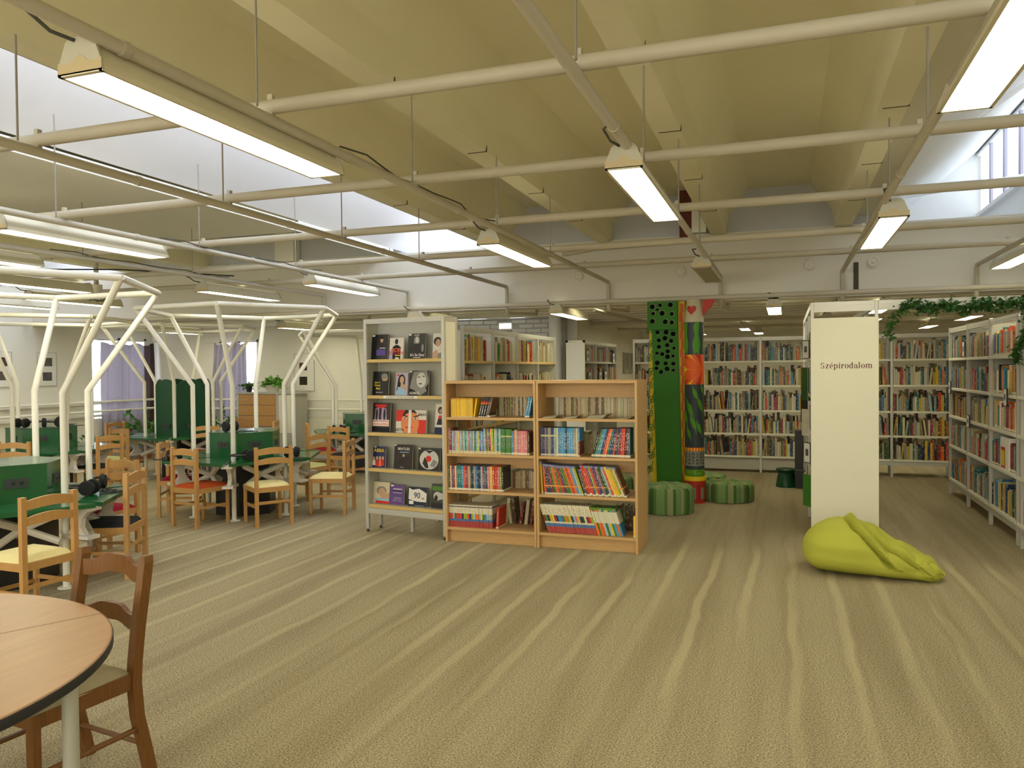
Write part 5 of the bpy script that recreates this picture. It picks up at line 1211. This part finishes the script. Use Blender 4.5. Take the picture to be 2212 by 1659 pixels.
for i, (y, z) in enumerate(((11.62, 1.33), (12.35, 1.33), (12.75, 1.34), (13.4, 1.65), (11.5, 1.66))):
    card(Matrix.Translation((-2.825, y, z)) @ Matrix.Rotation(PI / 2, 4, 'Z'), .16, .17, ['lower nearest', 'lower second', 'lower third', 'upper farthest', 'upper nearest'][i] + ' framed card on shelving with white end panel')
# centre unit with the big sign panel, portal
t = thing('sign_shelving', 'double-sided shelving with big white end panel lettered for fiction', 'shelf unit', (.219, 7.58, 0))
CW = .56
for (x, y) in ((0, 0), (CW - .03, 0), (0, 1.0), (CW - .03, 1.0), (0, 2.0), (CW - .03, 2.0), (0, 3.0), (CW - .03, 3.0)):
    obj('post', MB().box(x, x + .03, y, y + .03, .0, 2.13, ch=.003), M['alu'], t)
for (z0, z1) in ((2.04, 2.13),):
    obj('top_frame', MB().box(.03, CW - .03, .0, .028, z0, z1).box(.03, CW - .03, -.003, 0, z0 + .02, z0 + .03).box(.03, CW - .03, -.003, 0, z0 + .055, z0 + .065), M['alu'], t)
    obj('top_frame', MB().box(0, .028, .03, 3.0, z0 + .03, z1), M['alu'], t); obj('top_frame', MB().box(CW - .028, CW, .03, 3.0, z0 + .03, z1), M['alu'], t)
pn = obj('end_panel', MB().box(.0, CW, -.03, -.012, .03, 1.985, ch=.003), mat('ivory_panel', (.72, .70, .56), .5, .3, var=.015), t)
serif_word(pn, CW / 2 - .197, -.0312, 1.532)
obj('core_panel', MB().box(CW / 2 - .006, CW / 2 + .006, .03, 3.0, .1, 1.98), M['shelf_grey'], t)
for z in (.22, .58, .93, 1.28, 1.63):
    for k in range(3):
        obj('shelf', MB().box(.005, CW / 2 - .006, k + .03, k + 1.0, z - .025, z), M['shelf_cream'], t); obj('shelf', MB().box(CW / 2 + .006, CW - .005, k + .03, k + 1.0, z - .025, z), M['shelf_cream'], t)
        far_row(Matrix.Translation((.219 + .01, 7.58 + k + .98, z)) @ Matrix.Rotation(-PI / 2, 4, 'Z'), 0, .92, .18, .27, rich, tmin=.015, tmax=.035, lean_p=.05)
        far_row(Matrix.Translation((.219 + CW - .01, 7.58 + k + .05, z)) @ Matrix.Rotation(PI / 2, 4, 'Z'), 0, .92, .18, .27, rich, tmin=.015, tmax=.035, lean_p=.05)
# face-out items hanging on its left side
LL = lambda y, z, p=.05: Matrix.Translation((.219 - p, y, z)) @ Matrix.Rotation(math.radians(-62), 4, 'Z')
card(LL(8.6, 1.63), .13, .19, 'framed author card high on the sign shelving left side')
card(LL(8.1, .62), .12, .2, 'framed author card low on the sign shelving left side')
for i, (y, z, c, h) in enumerate(((9.2, 1.30, 'mustard', .24), (8.7, 1.20, 'dark green', .34), (9.0, .95, 'black', .3), (8.5, .85, 'white', .27), (8.0, .22, 'green', .3))):
    o = obj('display_book', MB().box(0, .15, 0, .02, 0, h), mat('display_cover_' + c.replace(' ', '_'), lin(*COL[c]), .4, .4, var=.3, scale=12), None); o.matrix_world = LL(y, z, .06)
    tag(o, '%s book standing face out on the sign shelving left side, %s down' % (c, ORD[i + 1]), 'book', 'books face out on sign shelving')
# portal frame to the right run
t = thing('portal_frame', 'aluminium portal frame between sign panel and right shelving', 'frame', (.78, 7.58, 0))
obj('header', MB().box(0, 1.085, 0, .03, 2.045, 2.13).box(0, 1.085, -.003, 0, 2.06, 2.07).box(0, 1.085, -.003, 0, 2.095, 2.105).box(1.085, 2.6, 0, .03, 2.045, 2.13), M['alu'], t)
obj('post', MB().box(1.085, 1.125, 0, .035, 0, 2.13), M['alu'], t)
# ivy garland
t = thing('ivy_garland', 'artificial ivy garland draped along the aluminium portal frame', 'garland', (.78, 7.55, 0))
path = []
for i in range(60):
    u = i / 59; x = .18 + .90 * u; z = 2.06 + .012 * math.sin(9 * u) + .015 * math.sin(21 * u)
    path.append(Vector((x, 0, z)))
lft = [Vector((.18 - .10 * math.sin(v * 2.2) , -.01, 2.05 - .27 * v)) for v in [i / 16 for i in range(17)]]
rgt = [Vector((1.08 + .05 * math.sin(v * 5), -.02, 2.06 - .48 * v)) for v in [i / 20 for i in range(21)]]
obj('vine', MB().tube(path, .006, 6).tube(lft, .005, 6).tube(rgt, .006, 6), M['stem'], t, True)
lv = MB()
def leaf(m, p, s_, r):
    a = r.uniform(0, 2 * PI); b_ = r.uniform(-1.1, 1.1); Tm = Matrix.Translation(p) @ Matrix.Rotation(a, 4, 'Z') @ Matrix.Rotation(b_, 4, 'X') @ Matrix.Rotation(r.uniform(-.8, .8), 4, 'Y')
    pts = [(0, -.1, 0), (.42, -.02, .06), (.30, .25, 0), (.46, .55, .05), (.15, .55, 0), (0, 1, -.08), (-.15, .55, 0), (-.46, .55, .05), (-.30, .25, 0), (-.42, -.02, .06)]
    n = len(m.v); m.v += [tuple(Tm @ Vector((x * s_, y * s_, z * s_))) for x, y, z in pts]
    m.f += [(n, n + 1, n + 2, n + 5), (n + 2, n + 3, n + 4, n + 5), (n, n + 5, n + 8, n + 9), (n + 5, n + 6, n + 7, n + 8)]; m.m += [0] * 4
for p in path:
    for k in range(13): leaf(lv, p + Vector((rnd.gauss(0, .012), rnd.gauss(-.01, .025), rnd.gauss(-.012, .026))), rnd.uniform(.026, .044), rnd)
for q, nn in ((lft, 9), (rgt, 22)):
    for i, p in enumerate(q):
        for k in range(nn): leaf(lv, p + Vector((rnd.gauss(0, .022), rnd.gauss(-.01, .02), rnd.gauss(0, .02))), rnd.uniform(.02, .036), rnd)
obj('foliage', lv, M['ivy'], t, kind='stuff')
fb = obj('books', far, BM['far'], None); fb['kind'] = 'stuff'; fb['label'] = 'remaining library books packed on the farther metal shelving'; fb['category'] = 'books'

# ================================================================ PAINTED COLUMNS
def sq_col():
    t = thing('painted_column', 'square column painted green with black discs and yellow swirled side', 'column', (-1.515, 9.22, 0), 0)
    Wd = .40; G = mat('leaf_green_paint', lin(48, 110, 22), .6, .3, var=.05); Yl = mat('ochre_yellow_paint', lin(206, 180, 48), .6, .3, var=.12, scale=5); Og = mat('orange_red_paint', lin(206, 92, 44), .6, .3, var=.05)
    obj('core', MB().box(0, Wd + .01, .06, .46, 0, 2.33), Yl, t, label='yellow painted core')
    # front board: wider at top, tapering board below, hood
    m = MB(); m.v = [(.09, .03, 0), (Wd - .02, .03, 0), (Wd - .065, .03, 2.02), (.03, .03, 2.02), (.09, .06, 0), (Wd - .02, .06, 0), (Wd - .065, .06, 2.02), (.03, .06, 2.02)]
    m.f = [(0, 1, 2, 3), (7, 6, 5, 4), (0, 4, 5, 1), (1, 5, 6, 2), (2, 6, 7, 3), (3, 7, 4, 0)]; m.m = [0] * 6
    obj('board', m, G, t)
    hood = obj('hood', MB().box(-.01, Wd - .065, -.02, .06, 2.0, 2.33), G, t)
    # orange zigzag strip on the right
    zg = MB(); n = 22; 
    for i in range(n):
        z0 = .0 + 2.3 * i / n; z1 = 2.3 * (i + 1) / n
        xr = Wd; xl = Wd - .016 - .034 * (i / n); 
        zg.box(xl + (.012 if i % 2 else 0), xr - (.0 if i % 2 else .008), .052, .0595, z0, z1)
    obj('zigzag_strip', zg, Og, t)
    # discs with pale rims
    MB_ = mat('matt_black_disc', (.006, .006, .006), .95, .05); RIM = mat('pale_rim', lin(140, 160, 100), .6)
    hd = [(.05, 2.27, .026), (.14, 2.285, .02), (.26, 2.285, .026), (.11, 2.235, .016), (.06, 2.19, .02), (.165, 2.19, .027), (.275, 2.18, .02), (.05, 2.10, .026), (.20, 2.09, .026), (.275, 2.08, .022)]
    for x, z, r in hd:
        r *= 1.12
        Tm = Matrix.Translation((x, -.02, z)) @ Matrix.Rotation(PI / 2, 4, 'X')
        do = obj('disc', MB().lathe([(r, 0), (r, .006), (r * .9, .007)], 0, 0, 18, T=Tm), MB_, t, True)
        obj('disc_rim', MB().lathe([(r + .004, 0), (r + .004, .003), (r, .003)], .002, .002, 18, T=Tm), RIM, do, True)
    rr = random.Random(4); pl = []
    tries = 0
    while len(pl) < 25 and tries < 3000:
        tries += 1
        z = rr.uniform(1.5, 1.97); x = rr.uniform(.075, Wd - .10); r = rr.choice((.018, .022, .024, .028))
        if all((x - a) ** 2 + (z - b_) ** 2 > (.062) ** 2 for a, b_, c in pl): pl.append((x, z, r))
    for x, z, r in pl:
        Tm = Matrix.Translation((x, .03, z)) @ Matrix.Rotation(PI / 2, 4, 'X')
        do = obj('disc', MB().lathe([(r, 0), (r, .014), (r * .8, .02)], 0, 0, 16, T=Tm), MB_, t, True)
        obj('disc_rim', MB().lathe([(r + .003, 0), (r + .003, .003), (r, .003)], .002, -.002, 16, T=Tm), RIM, do, True)
    # swirls on left strip
    sw = MB()
    for i in range(12):
        z = .35 + i * .165; cx = .005 + .02 * (i % 2); pts = []
        for k in range(26):
            a = k * .42; r = .004 + .0016 * k; pts.append((cx + r * math.cos(a) * .9, .056, z + r * math.sin(a) * 1.3))
        pts.append((cx + .03, .056, z + .10)); sw.tube([p for p in pts if p[0] < .12], .0045, 5)
    obj('swirl', sw, G, t, kind='stuff')
sq_col()
def pencil():
    t = thing('pencil_column', 'round column painted like a colourful pencil with sunburst and leaf bands', 'column', (-.985, 9.17, 0))
    r = .108
    cols = {k: mat('pencil_' + k, lin(*c), .5, .35, var=.05) for k, c in dict(red=(180, 48, 30), white=(190, 180, 150), slate=(52, 60, 66), green=(78, 140, 30), orange=(224, 92, 30), yellow=(226, 190, 30), grey=(130, 132, 120), dark=(50, 44, 46)).items()}
    def band(z0, z1, k, rr=r, nm='band'): return obj(nm, MB().lathe([(rr, z0), (rr, z1)], 0, 0, 32), cols[k], t, True, label=k + ' painted band')
    band(0, .26, 'red', r + .004); band(.26, .31, 'yellow', r + .014, 'collar'); band(.235, .26, 'red', r + .010, 'collar'); band(.31, .39, 'green'); band(.39, .43, 'slate'); band(.43, .60, 'grey'); band(.60, .64, 'orange'); band(.64, 1.36, 'slate'); band(1.36, 1.70, 'orange'); band(1.70, 2.07, 'slate'); band(2.07, 2.10, 'white')
    obj('tip', MB().lathe([(r, 2.10), (.075, 2.33)], 0, 0, 32), cols['white'], t, True)
    W = lambda a, z, e=.003: ((r + e) * math.sin(a), -(r + e) * math.cos(a), z)
    def patch(pts, k, name, e=.003, parent=t):
        # pts (angle, z) outline -> strips: fan from centroid following cylinder
        m = MB(); ca = sum(p[0] for p in pts) / len(pts); cz = sum(p[1] for p in pts) / len(pts); n = 4
        for i in range(len(pts)):
            a, b_ = pts[i], pts[(i + 1) % len(pts)]
            for j in range(n):
                f0, f1 = j / n, (j + 1) / n
                L_ = lambda p, f: W(ca + (p[0] - ca) * f, cz + (p[1] - cz) * f, e)
                if j == 0: m.poly([L_(a, 0), L_(a, f1), L_(b_, f1)])
                else: m.quad(L_(a, f0), L_(a, f1), L_(b_, f1), L_(b_, f0))
        return obj(name, m, cols[k], t)
    # sun rays
    cx, cz = 1.0, 1.53
    for i in range(7):
        a0 = math.radians(95 + i * 26); a1 = a0 + math.radians(13)
        def q(a, d=.42): return (cx + math.cos(a) * d * 5.6, max(1.362, min(1.698, cz + math.sin(a) * d)))
        patch([(cx, cz), q(a0), q((a0 + a1) / 2), q(a1)], 'yellow' if i % 2 else 'red', 'sun_ray', .003 if i % 2 else .002)
    # leaves on slate
    for (a, z, s_, fl) in ((-.45, 1.08, 1.0, 1), (.15, 1.25, .8, 1), (.7, 1.12, .9, 1), (-.1, .92, .9, 1), (.55, .86, .8, 1), (-.55, .80, .75, 1), (.95, 1.3, .6, 1), (-1.1, 1.0, 1, 1), (-1.3, 1.25, .8, 1)):
        patch([(a - .34 * s_, z + .13 * s_), (a - .28 * s_, z + .02 * s_), (a - .02 * s_, z - .05 * s_), (a + .25 * s_, z - .07 * s_), (a + .46 * s_, z - .15 * s_), (a + .40 * s_, z - .03 * s_), (a + .22 * s_, z + .045 * s_), (a - .08 * s_, z + .075 * s_)], 'green', 'leaf_shape')
    for a in (-.9, .35, 1.5, -2.2):
        patch([(a - .3, 1.705), (a - .42, 1.82), (a - .2, 1.92), (a - .36, 2.02), (a - .1, 2.075), (a + .3, 2.06), (a + .22, 1.93), (a + .4, 1.82), (a + .25, 1.705)], 'green', 'wave_shape')
    hz = [( math.sin(u) ** 3 * .62, (13 * math.cos(u) - 5 * math.cos(2 * u) - 2 * math.cos(3 * u) - math.cos(4 * u)) / 16 * .062) for u in [i * 2 * PI / 24 for i in range(24)]]
    rr_ = .092
    m = MB(); m.poly([((rr_ + .006) * math.sin(-.2 + a * .95), -(rr_ + .012) * math.cos(-.2 + a * .95), 2.21 + z) for a, z in hz]); obj('heart', m, cols['red'], t)
    for i in range(9): patch([(-1.2 + i * .3, .605), (-1.2 + i * .3, .635), (-1.05 + i * .3, .635), (-1.05 + i * .3, .605)], 'yellow', 'stud')
    for i in range(14):
        a = -1.3 + (i % 7) * .42; z = .55 if i < 7 else .48; s_ = .12 if i % 2 else .09; h = .03 if i % 2 else .022
        patch([(a - s_, z - h), (a + s_, z - h), (a + s_, z + h), (a - s_, z + h)], 'dark', 'square_ring', .002); patch([(a - s_ * .6, z - h * .6), (a + s_ * .6, z - h * .6), (a + s_ * .6, z + h * .6), (a - s_ * .6, z + h * .6)], 'grey', 'square_ring', .003)
    for i in range(18):
        a = rnd.uniform(-1.2, 1.2); z = rnd.uniform(.325, .38); patch([(a - .03, z - .004), (a + .03, z - .004), (a + .03, z + .004), (a - .03, z + .004)], 'yellow', 'dot')
    for a in (-.9, .0, .9): patch([(a - .38, .02), (a + .38, .02), (a + .38, .215), (a - .38, .215)], 'dark', 'door_panel', .006); patch([(a - .31, .035), (a + .31, .035), (a + .31, .20), (a - .31, .20)], 'red', 'door_panel', .0075); patch([(a - .17, .05), (a + .17, .05), (a + .17, .185), (a - .17, .185)], 'grey', 'door_panel', .009)
    # big flat heart shape sticking out at the top
    m = MB().prism([(.09, 2.12), (.10, 2.33), (.24, 2.33), (.20, 2.25), (.13, 2.18)], -.01, .01); m.v = [(a, c, b_) for a, b_, c in m.v]
    obj('flat_heart', m, cols['red'], t)
pencil()

# ================================================================ POUFS, STOOL, BEANBAG
def pouf(x, y, r, h, label):
    t = thing('pouf', label, 'pouf', (x, y, 0), rnd.uniform(0, .4), 'striped green poufs by the columns')
    gs = [mat('pouf_green_%d' % i, lin(*c), .85, .15, var=.15, scale=60) for i, c in enumerate(((118, 146, 92), (92, 120, 66), (140, 148, 104), (70, 98, 52), (106, 134, 86)))]
    m = MB(); prof = [(.90, 0.0), (.97, .02), (1.0, .25), (1.0, .75), (.98, .88), (.92, .96), (.8, 1.0), (.4, 1.03), (.02, 1.04)]; seg = 60
    for rr, z in prof:
        for j in range(seg): a = 2 * PI * j / seg; m.v.append((rr * r * math.cos(a) , rr * r * math.sin(a), z * h + .004 * math.sin(a * 9)))
    for i in range(len(prof) - 1):
        for j in range(seg):
            k = (j + 1) % seg; m.f.append((i * seg + j, i * seg + k, (i + 1) * seg + k, (i + 1) * seg + j))
            if i < 5: m.m.append([0, 1, 2, 3, 4, 2, 1, 3, 0, 4, 2, 3, 1, 0][int(j * .7) % 14])
            else:
                xx = r * math.cos(2 * PI * (j + .5) / seg) * prof[i][0]; m.m.append([0, 4, 2, 0, 4, 2][int((xx + r) / (2 * r) * 11) % 6])
    m.f.append(tuple((len(prof) - 1) * seg + j for j in range(seg))); m.m.append(0); m.f.append(tuple(range(seg))[::-1]); m.m.append(1)
    obj('cover', m, gs, t, True)
pouf(-1.21, 8.52, .29, .29, 'striped green pouf in front of the green square column')
pouf(-.63, 9.45, .29, .22, 'striped green pouf right of the pencil column')
pouf(-.93, 10.0, .24, .22, 'striped green pouf half hidden behind the pencil column')
pouf(-1.95, 9.35, .22, .24, 'striped green pouf peeking left of the green square column')
t = thing('step_stool', 'dark green step stool standing by the back shelves', 'stool', (.01, 10.7, 0))
obj('top', MB().lathe([(.10, .205), (.125, .21), (.13, .225), (.12, .235), (.02, .236)], 0, 0, 20), M['green_dark'], t, True)
obj('body', MB().lathe([(.13, 0), (.13, .02), (.095, .2), (.09, .205)], 0, 0, 20), M['green_dark'], t, True)
t = thing('floor_speaker', 'tall black speaker box standing beside dark green stool', 'speaker', (.17, 10.62, 0))
obj('cabinet', MB().box(-.055, .045, -.05, .10, .0, .74, ch=.005), M['black'], t); obj('base', MB().box(-.055, .075, -.07, .12, 0, .24, ch=.005), M['black'], t)

def beanbag():
    t = thing('beanbag', 'lime green beanbag slumped on the carpet by white sign panel', 'beanbag', (.58, 6.38, 0), math.radians(-19))
    m = MB(); nu, nv = 96, 150
    # spine along local x from -.46 (fat) to +.50 (gathered tail)
    def interp(s, t):
        for (a, b_), (c, d) in zip(t[:-1], t[1:]):
            if s <= c: f = (s - a) / (c - a); f = f * f * (3 - 2 * f); return b_ + (d - b_) * f
        return t[-1][1]
    def prof(s):
        k = math.sqrt(max(0, 1 - (1 - min(1, s / .30)) ** 2)); e = math.sqrt(max(0, 1 - (max(0, s - .93) / .07) ** 2))
        w_ = .345 * k * interp(s, [(0, 1), (.38, 1), (.7, .72), (.9, .42), (1, .34)]) * (.2 + .8 * e)
        zt = .17 + (interp(s, [(0, .385), (.30, .392), (.45, .36), (.70, .25), (.9, .175), (1, .12)]) - .17) * k
        zb = .17 * (1 - math.sqrt(max(0, 1 - (1 - min(1, s / .20)) ** 2)))
        zt = .05 + (zt - .05) * (.3 + .7 * e)
        return w_, zt, zb
    def g(x, c, w_): return math.exp(-((x - c) / w_) ** 2)
    for i in range(nv + 1):
        s = i / nv; w_, zt, zb = prof(max(.002, s)); h_ = zt - zb; x = -.46 + .92 * s
        for j in range(nu):
            a = 2 * PI * j / nu; ca, sa = math.cos(a), math.sin(a)
            # superellipse, flattened below
            y = -w_ * (abs(ca) ** .85) * (1 if ca > 0 else -1); z = zb + h_ * .42 + h_ * .58 * (abs(sa) ** .85)
            if sa < 0: z = zb + h_ * .42 * (1 - (abs(sa)) ** .75)
            front = ca  # +1 toward viewer side
            d = 0
            ang = math.atan2(sa, ca)   # 0 at viewer side, pi/2 on top
            # deep diagonal fold from top near the fat end to low front near the tail
            c0 = 1.75 - 2.3 * (s - .30) / .55
            if s > .22: d -= .058 * g(ang, c0, .09) * min(1, (s - .22) * 8) * (1 - .5 * max(0, s - .7)) ; d += .036 * g(ang, c0 + .24, .12) * min(1, (s - .22) * 8)
            c1 = 2.05 - 1.7 * (s - .35) / .5
            if s > .45: d -= .034 * g(ang, c1, .08) * min(1, (s - .45) * 8); d += .024 * g(ang, c1 + .2, .1) * min(1, (s - .45) * 8)
            # hollow near the tail on top
            d -= .03 * g(s, .70, .06) * g(ang, 1.0, .22); d += .022 * g(s, .80, .05) * g(ang, .95, .35)
            d -= .022 * g(s, .88, .018) * g(ang, .8, .8)
            # soft wrinkles
            d += .006 * math.sin(26 * (ang * .42 + .16 * s) + 4 * math.sin(5 * s)) * (.25 + .75 * g(s, .45, .3)) * max(0, ca * .5 + .5)
            d += .005 * math.sin(9 * ang + 14 * s) * g(s, .85, .2)
            zz = z + d * (abs(sa) * .9 + .15 * (1 if sa > -.2 else 0)); yy = y - d * ca * 1.0
            if sa < -.05: zz = z; yy = y
            m.v.append((x + .02 * math.sin(3 * ang) * s, yy + .05 * math.sin(2.2 * s), max(.002, zz)))
    for i in range(nv):
        for j in range(nu):
            k = (j + 1) % nu; m.f.append((i * nu + j, (i + 1) * nu + j, (i + 1) * nu + k, i * nu + k)); m.m.append(0)
    m.f.append(tuple(range(nu))); m.m.append(0); m.f.append(tuple(nv * nu + j for j in range(nu))[::-1]); m.m.append(0)
    o = obj('cover', m, M['bean'], t, True)
    # gathered tail flaps
    fl = MB()
    def flap(px, py, pz, sx, sy, sz, rot):
        T = Matrix.Translation((px, py, pz)) @ Matrix.Rotation(rot, 4, 'Z') @ Matrix.Rotation(.25, 4, 'Y'); n = 14
        base = len(fl.v)
        for i in range(n + 1):
            for j in range(n):
                a = 2 * PI * j / n; b_ = PI * i / n; rr = 1 + .12 * math.sin(3 * a + b_ * 2)
                p = T @ Vector((sx * math.cos(b_) * rr, sy * math.sin(b_) * math.cos(a) * rr, sz * math.sin(b_) * math.sin(a) * rr)); fl.v.append((p.x, p.y, max(.002, p.z)))
        for i in range(n):
            for j in range(n): k = (j + 1) % n; fl.f.append((base + i * n + j, base + i * n + k, base + (i + 1) * n + k, base + (i + 1) * n + j)); fl.m.append(0)
    flap(.40, .02, .08, .09, .10, .06, .2); flap(.33, .02, .13, .11, .11, .055, .5); flap(.43, .08, .06, .07, .06, .045, -.3)
    obj('gathered_tail', fl, M['bean'], t, True)
beanbag()

# ================================================================ CABINET, PLANTS
t = thing('drawer_cabinet', 'grey framed cabinet with three wooden drawers by the curtained window', 'cabinet', (-9.10, 11.35, 0))
obj('carcass', MB().box(0, 1.17, .02, .42, .08, 1.17), M['shelf_grey'], t)
obj('top', MB().box(-.02, 1.2, -.01, .45, 1.17, 1.195), M['alu'], t)
obj('frame', MB().box(0, .05, 0, .03, 0, 1.17).box(.82, .87, 0, .03, 0, 1.17).box(1.13, 1.17, 0, .03, 0, 1.17).box(.05, .82, 0, .03, .55, .60), M['alu'], t)
for k in range(3):
    z = .61 + k * .185; d = obj('drawer', MB().box(.055, .815, -.005, .02, z, z + .175, ch=.003), M['chair_wood'], t); obj('handle', MB().box(.08, .24, -.012, -.005, z + .085, z + .093), M['alu'], d)
obj('door', MB().box(.875, 1.125, -.002, .02, .5, 1.15), M['shelf_cream'], t); obj('door', MB().box(.055, .815, -.002, .02, .1, .54), M['shelf_grey'], t); obj('door', MB().box(.875, 1.125, -.002, .02, .1, .49), M['shelf_grey'], t)
def frond_plant(name, x, y, z, pot_r, pot_h, n, L, label, mt, potm, up=.9, leaves=10, ls=.05):
    t = thing(name, label, 'plant', (x, y, z)); r = random.Random(int(x * 100))
    obj('pot', MB().lathe([(pot_r * .7, 0), (pot_r, pot_h), (pot_r * 1.08, pot_h), (pot_r * 1.08, pot_h + .012), (pot_r * .95, pot_h + .012), (pot_r * .9, pot_h - .01)], 0, 0, 20), potm, t, True)
    obj('soil', MB().lathe([(.001, pot_h - .012), (pot_r * .93, pot_h - .012), (pot_r * .93, pot_h - .011), (.001, pot_h - .011)], 0, 0, 16), M['soil'], t)
    st, lf = MB(), MB()
    for i in range(n):
        a = r.uniform(0, 2 * PI); l = L * r.uniform(.6, 1.1); u = r.uniform(.25, 1) * up; pts = []
        for k in range(6):
            s = k / 5; pts.append((math.cos(a) * l * s * (1.2 - u * .6), math.sin(a) * l * s * (1.2 - u * .6), pot_h + l * (u * s - .45 * s * s * (1.3 - u * .5))))
        st.tube(pts, .0025, 4, caps=False)
        for k in range(leaves):
            s = r.uniform(.25, 1); q = Vector(pts[min(4, int(s * 5))]).lerp(Vector(pts[min(5, int(s * 5) + 1)]), (s * 5) % 1); leaf(lf, q + Vector((r.gauss(0, .012), r.gauss(0, .012), r.gauss(0, .012))), ls * r.uniform(.6, 1.2), r)
    obj('stem', st, M['stem'], t, kind='stuff'); obj('foliage', lf, mt, t, kind='stuff')
wp = mat('white_planter', (.62, .6, .52), .5); tp_ = mat('terracotta', lin(150, 90, 60), .7)
frond_plant('potted_fern', -8.45, 11.5, 1.197, .13, .11, 46, .26, 'bushy light green fern in white pot on the drawer cabinet', M['leaf_l'], wp, 1.0, 14, .045)
frond_plant('potted_plant', -8.98, 11.55, 1.197, .06, .10, 14, .26, 'small trailing plant in dark pot at the cabinet corner by the window', M['leaf'], M['black'], .7, 9, .05)
frond_plant('potted_plant', -9.45, 11.25, .0, .12, .42, 22, .62, 'tall arching plant beneath the back wall window', M['leaf'], tp_, 1.5, 10, .07)
frond_plant('potted_plant', -11.0, 11.2, .0, .14, .34, 22, .6, 'leafy green plant before the lilac curtain', M['leaf'], tp_, 1.2, 10, .09)
frond_plant('potted_plant', -10.95, 10.2, .0, .12, .3, 16, .5, 'low leafy plant under the left wall window', M['leaf'], tp_, 1.0, 9, .08)
# security camera and cable bundles under the ceiling at left
t = thing('dome_camera', 'white dome camera with loose black cables under the ceiling at left', 'camera', (-8.2, 7.6, 2.62))
obj('dome', MB().lathe([(.001, -.07), (.05, -.05), (.07, 0), (.07, .05), (.02, .06)], 0, 0, 20), M['steel_white'], t, True)
pts = [(.05 + .14 * math.cos(i * .8), .10 * math.sin(i * .8), -.14 + .015 * math.sin(i * 2.1)) for i in range(12)]
obj('cable', MB().tube(pts, .006, 6), M['black'], t); obj('ceiling_bracket', MB().box(-.02, .02, -.02, .02, .05, 1.0), M['pipe'], t)
t = thing('cable_bundle', 'tangled black cables strung on the pipes at the upper left', 'cable', (-8.5, 5.6, 2.64))
obj('cable', MB().tube([(-.9, -.3, .02), (-.5, .05, -.03), (-.2, .1, .03), (.1, .05, -.06), (.35, .2, 0), (.9, .6, .03), (1.6, 1.1, .05), (2.4, 2.0, .04)], .008, 6).tube([(-.2, .1, .03), (-.05, -.1, -.07), (.15, .1, -.08), (.1, .2, .02)], .008, 6), M['black'], t)
# long cables clipped on the lamp pipes
for x, y0, y1, l in ((-4.72, 5.0, 7.3, 'dark cable clipped along the pipe above near green table'), (-2.02, 3.3, 5.4, 'dark cable clipped along pipe between the two left centre lamps'), (-6.02, 5.1, 7.4, 'dark cable clipped along the pipe over rear green tables')):
    pts = [(x + .03 * math.sin(k * 1.3), y0 + (y1 - y0) * k / 10, 2.632 + .01 * math.sin(k * 2)) for k in range(11)]
    tag(obj('cable', MB().tube(pts, .005, 5), M['cable'], None, True), l, 'cable')
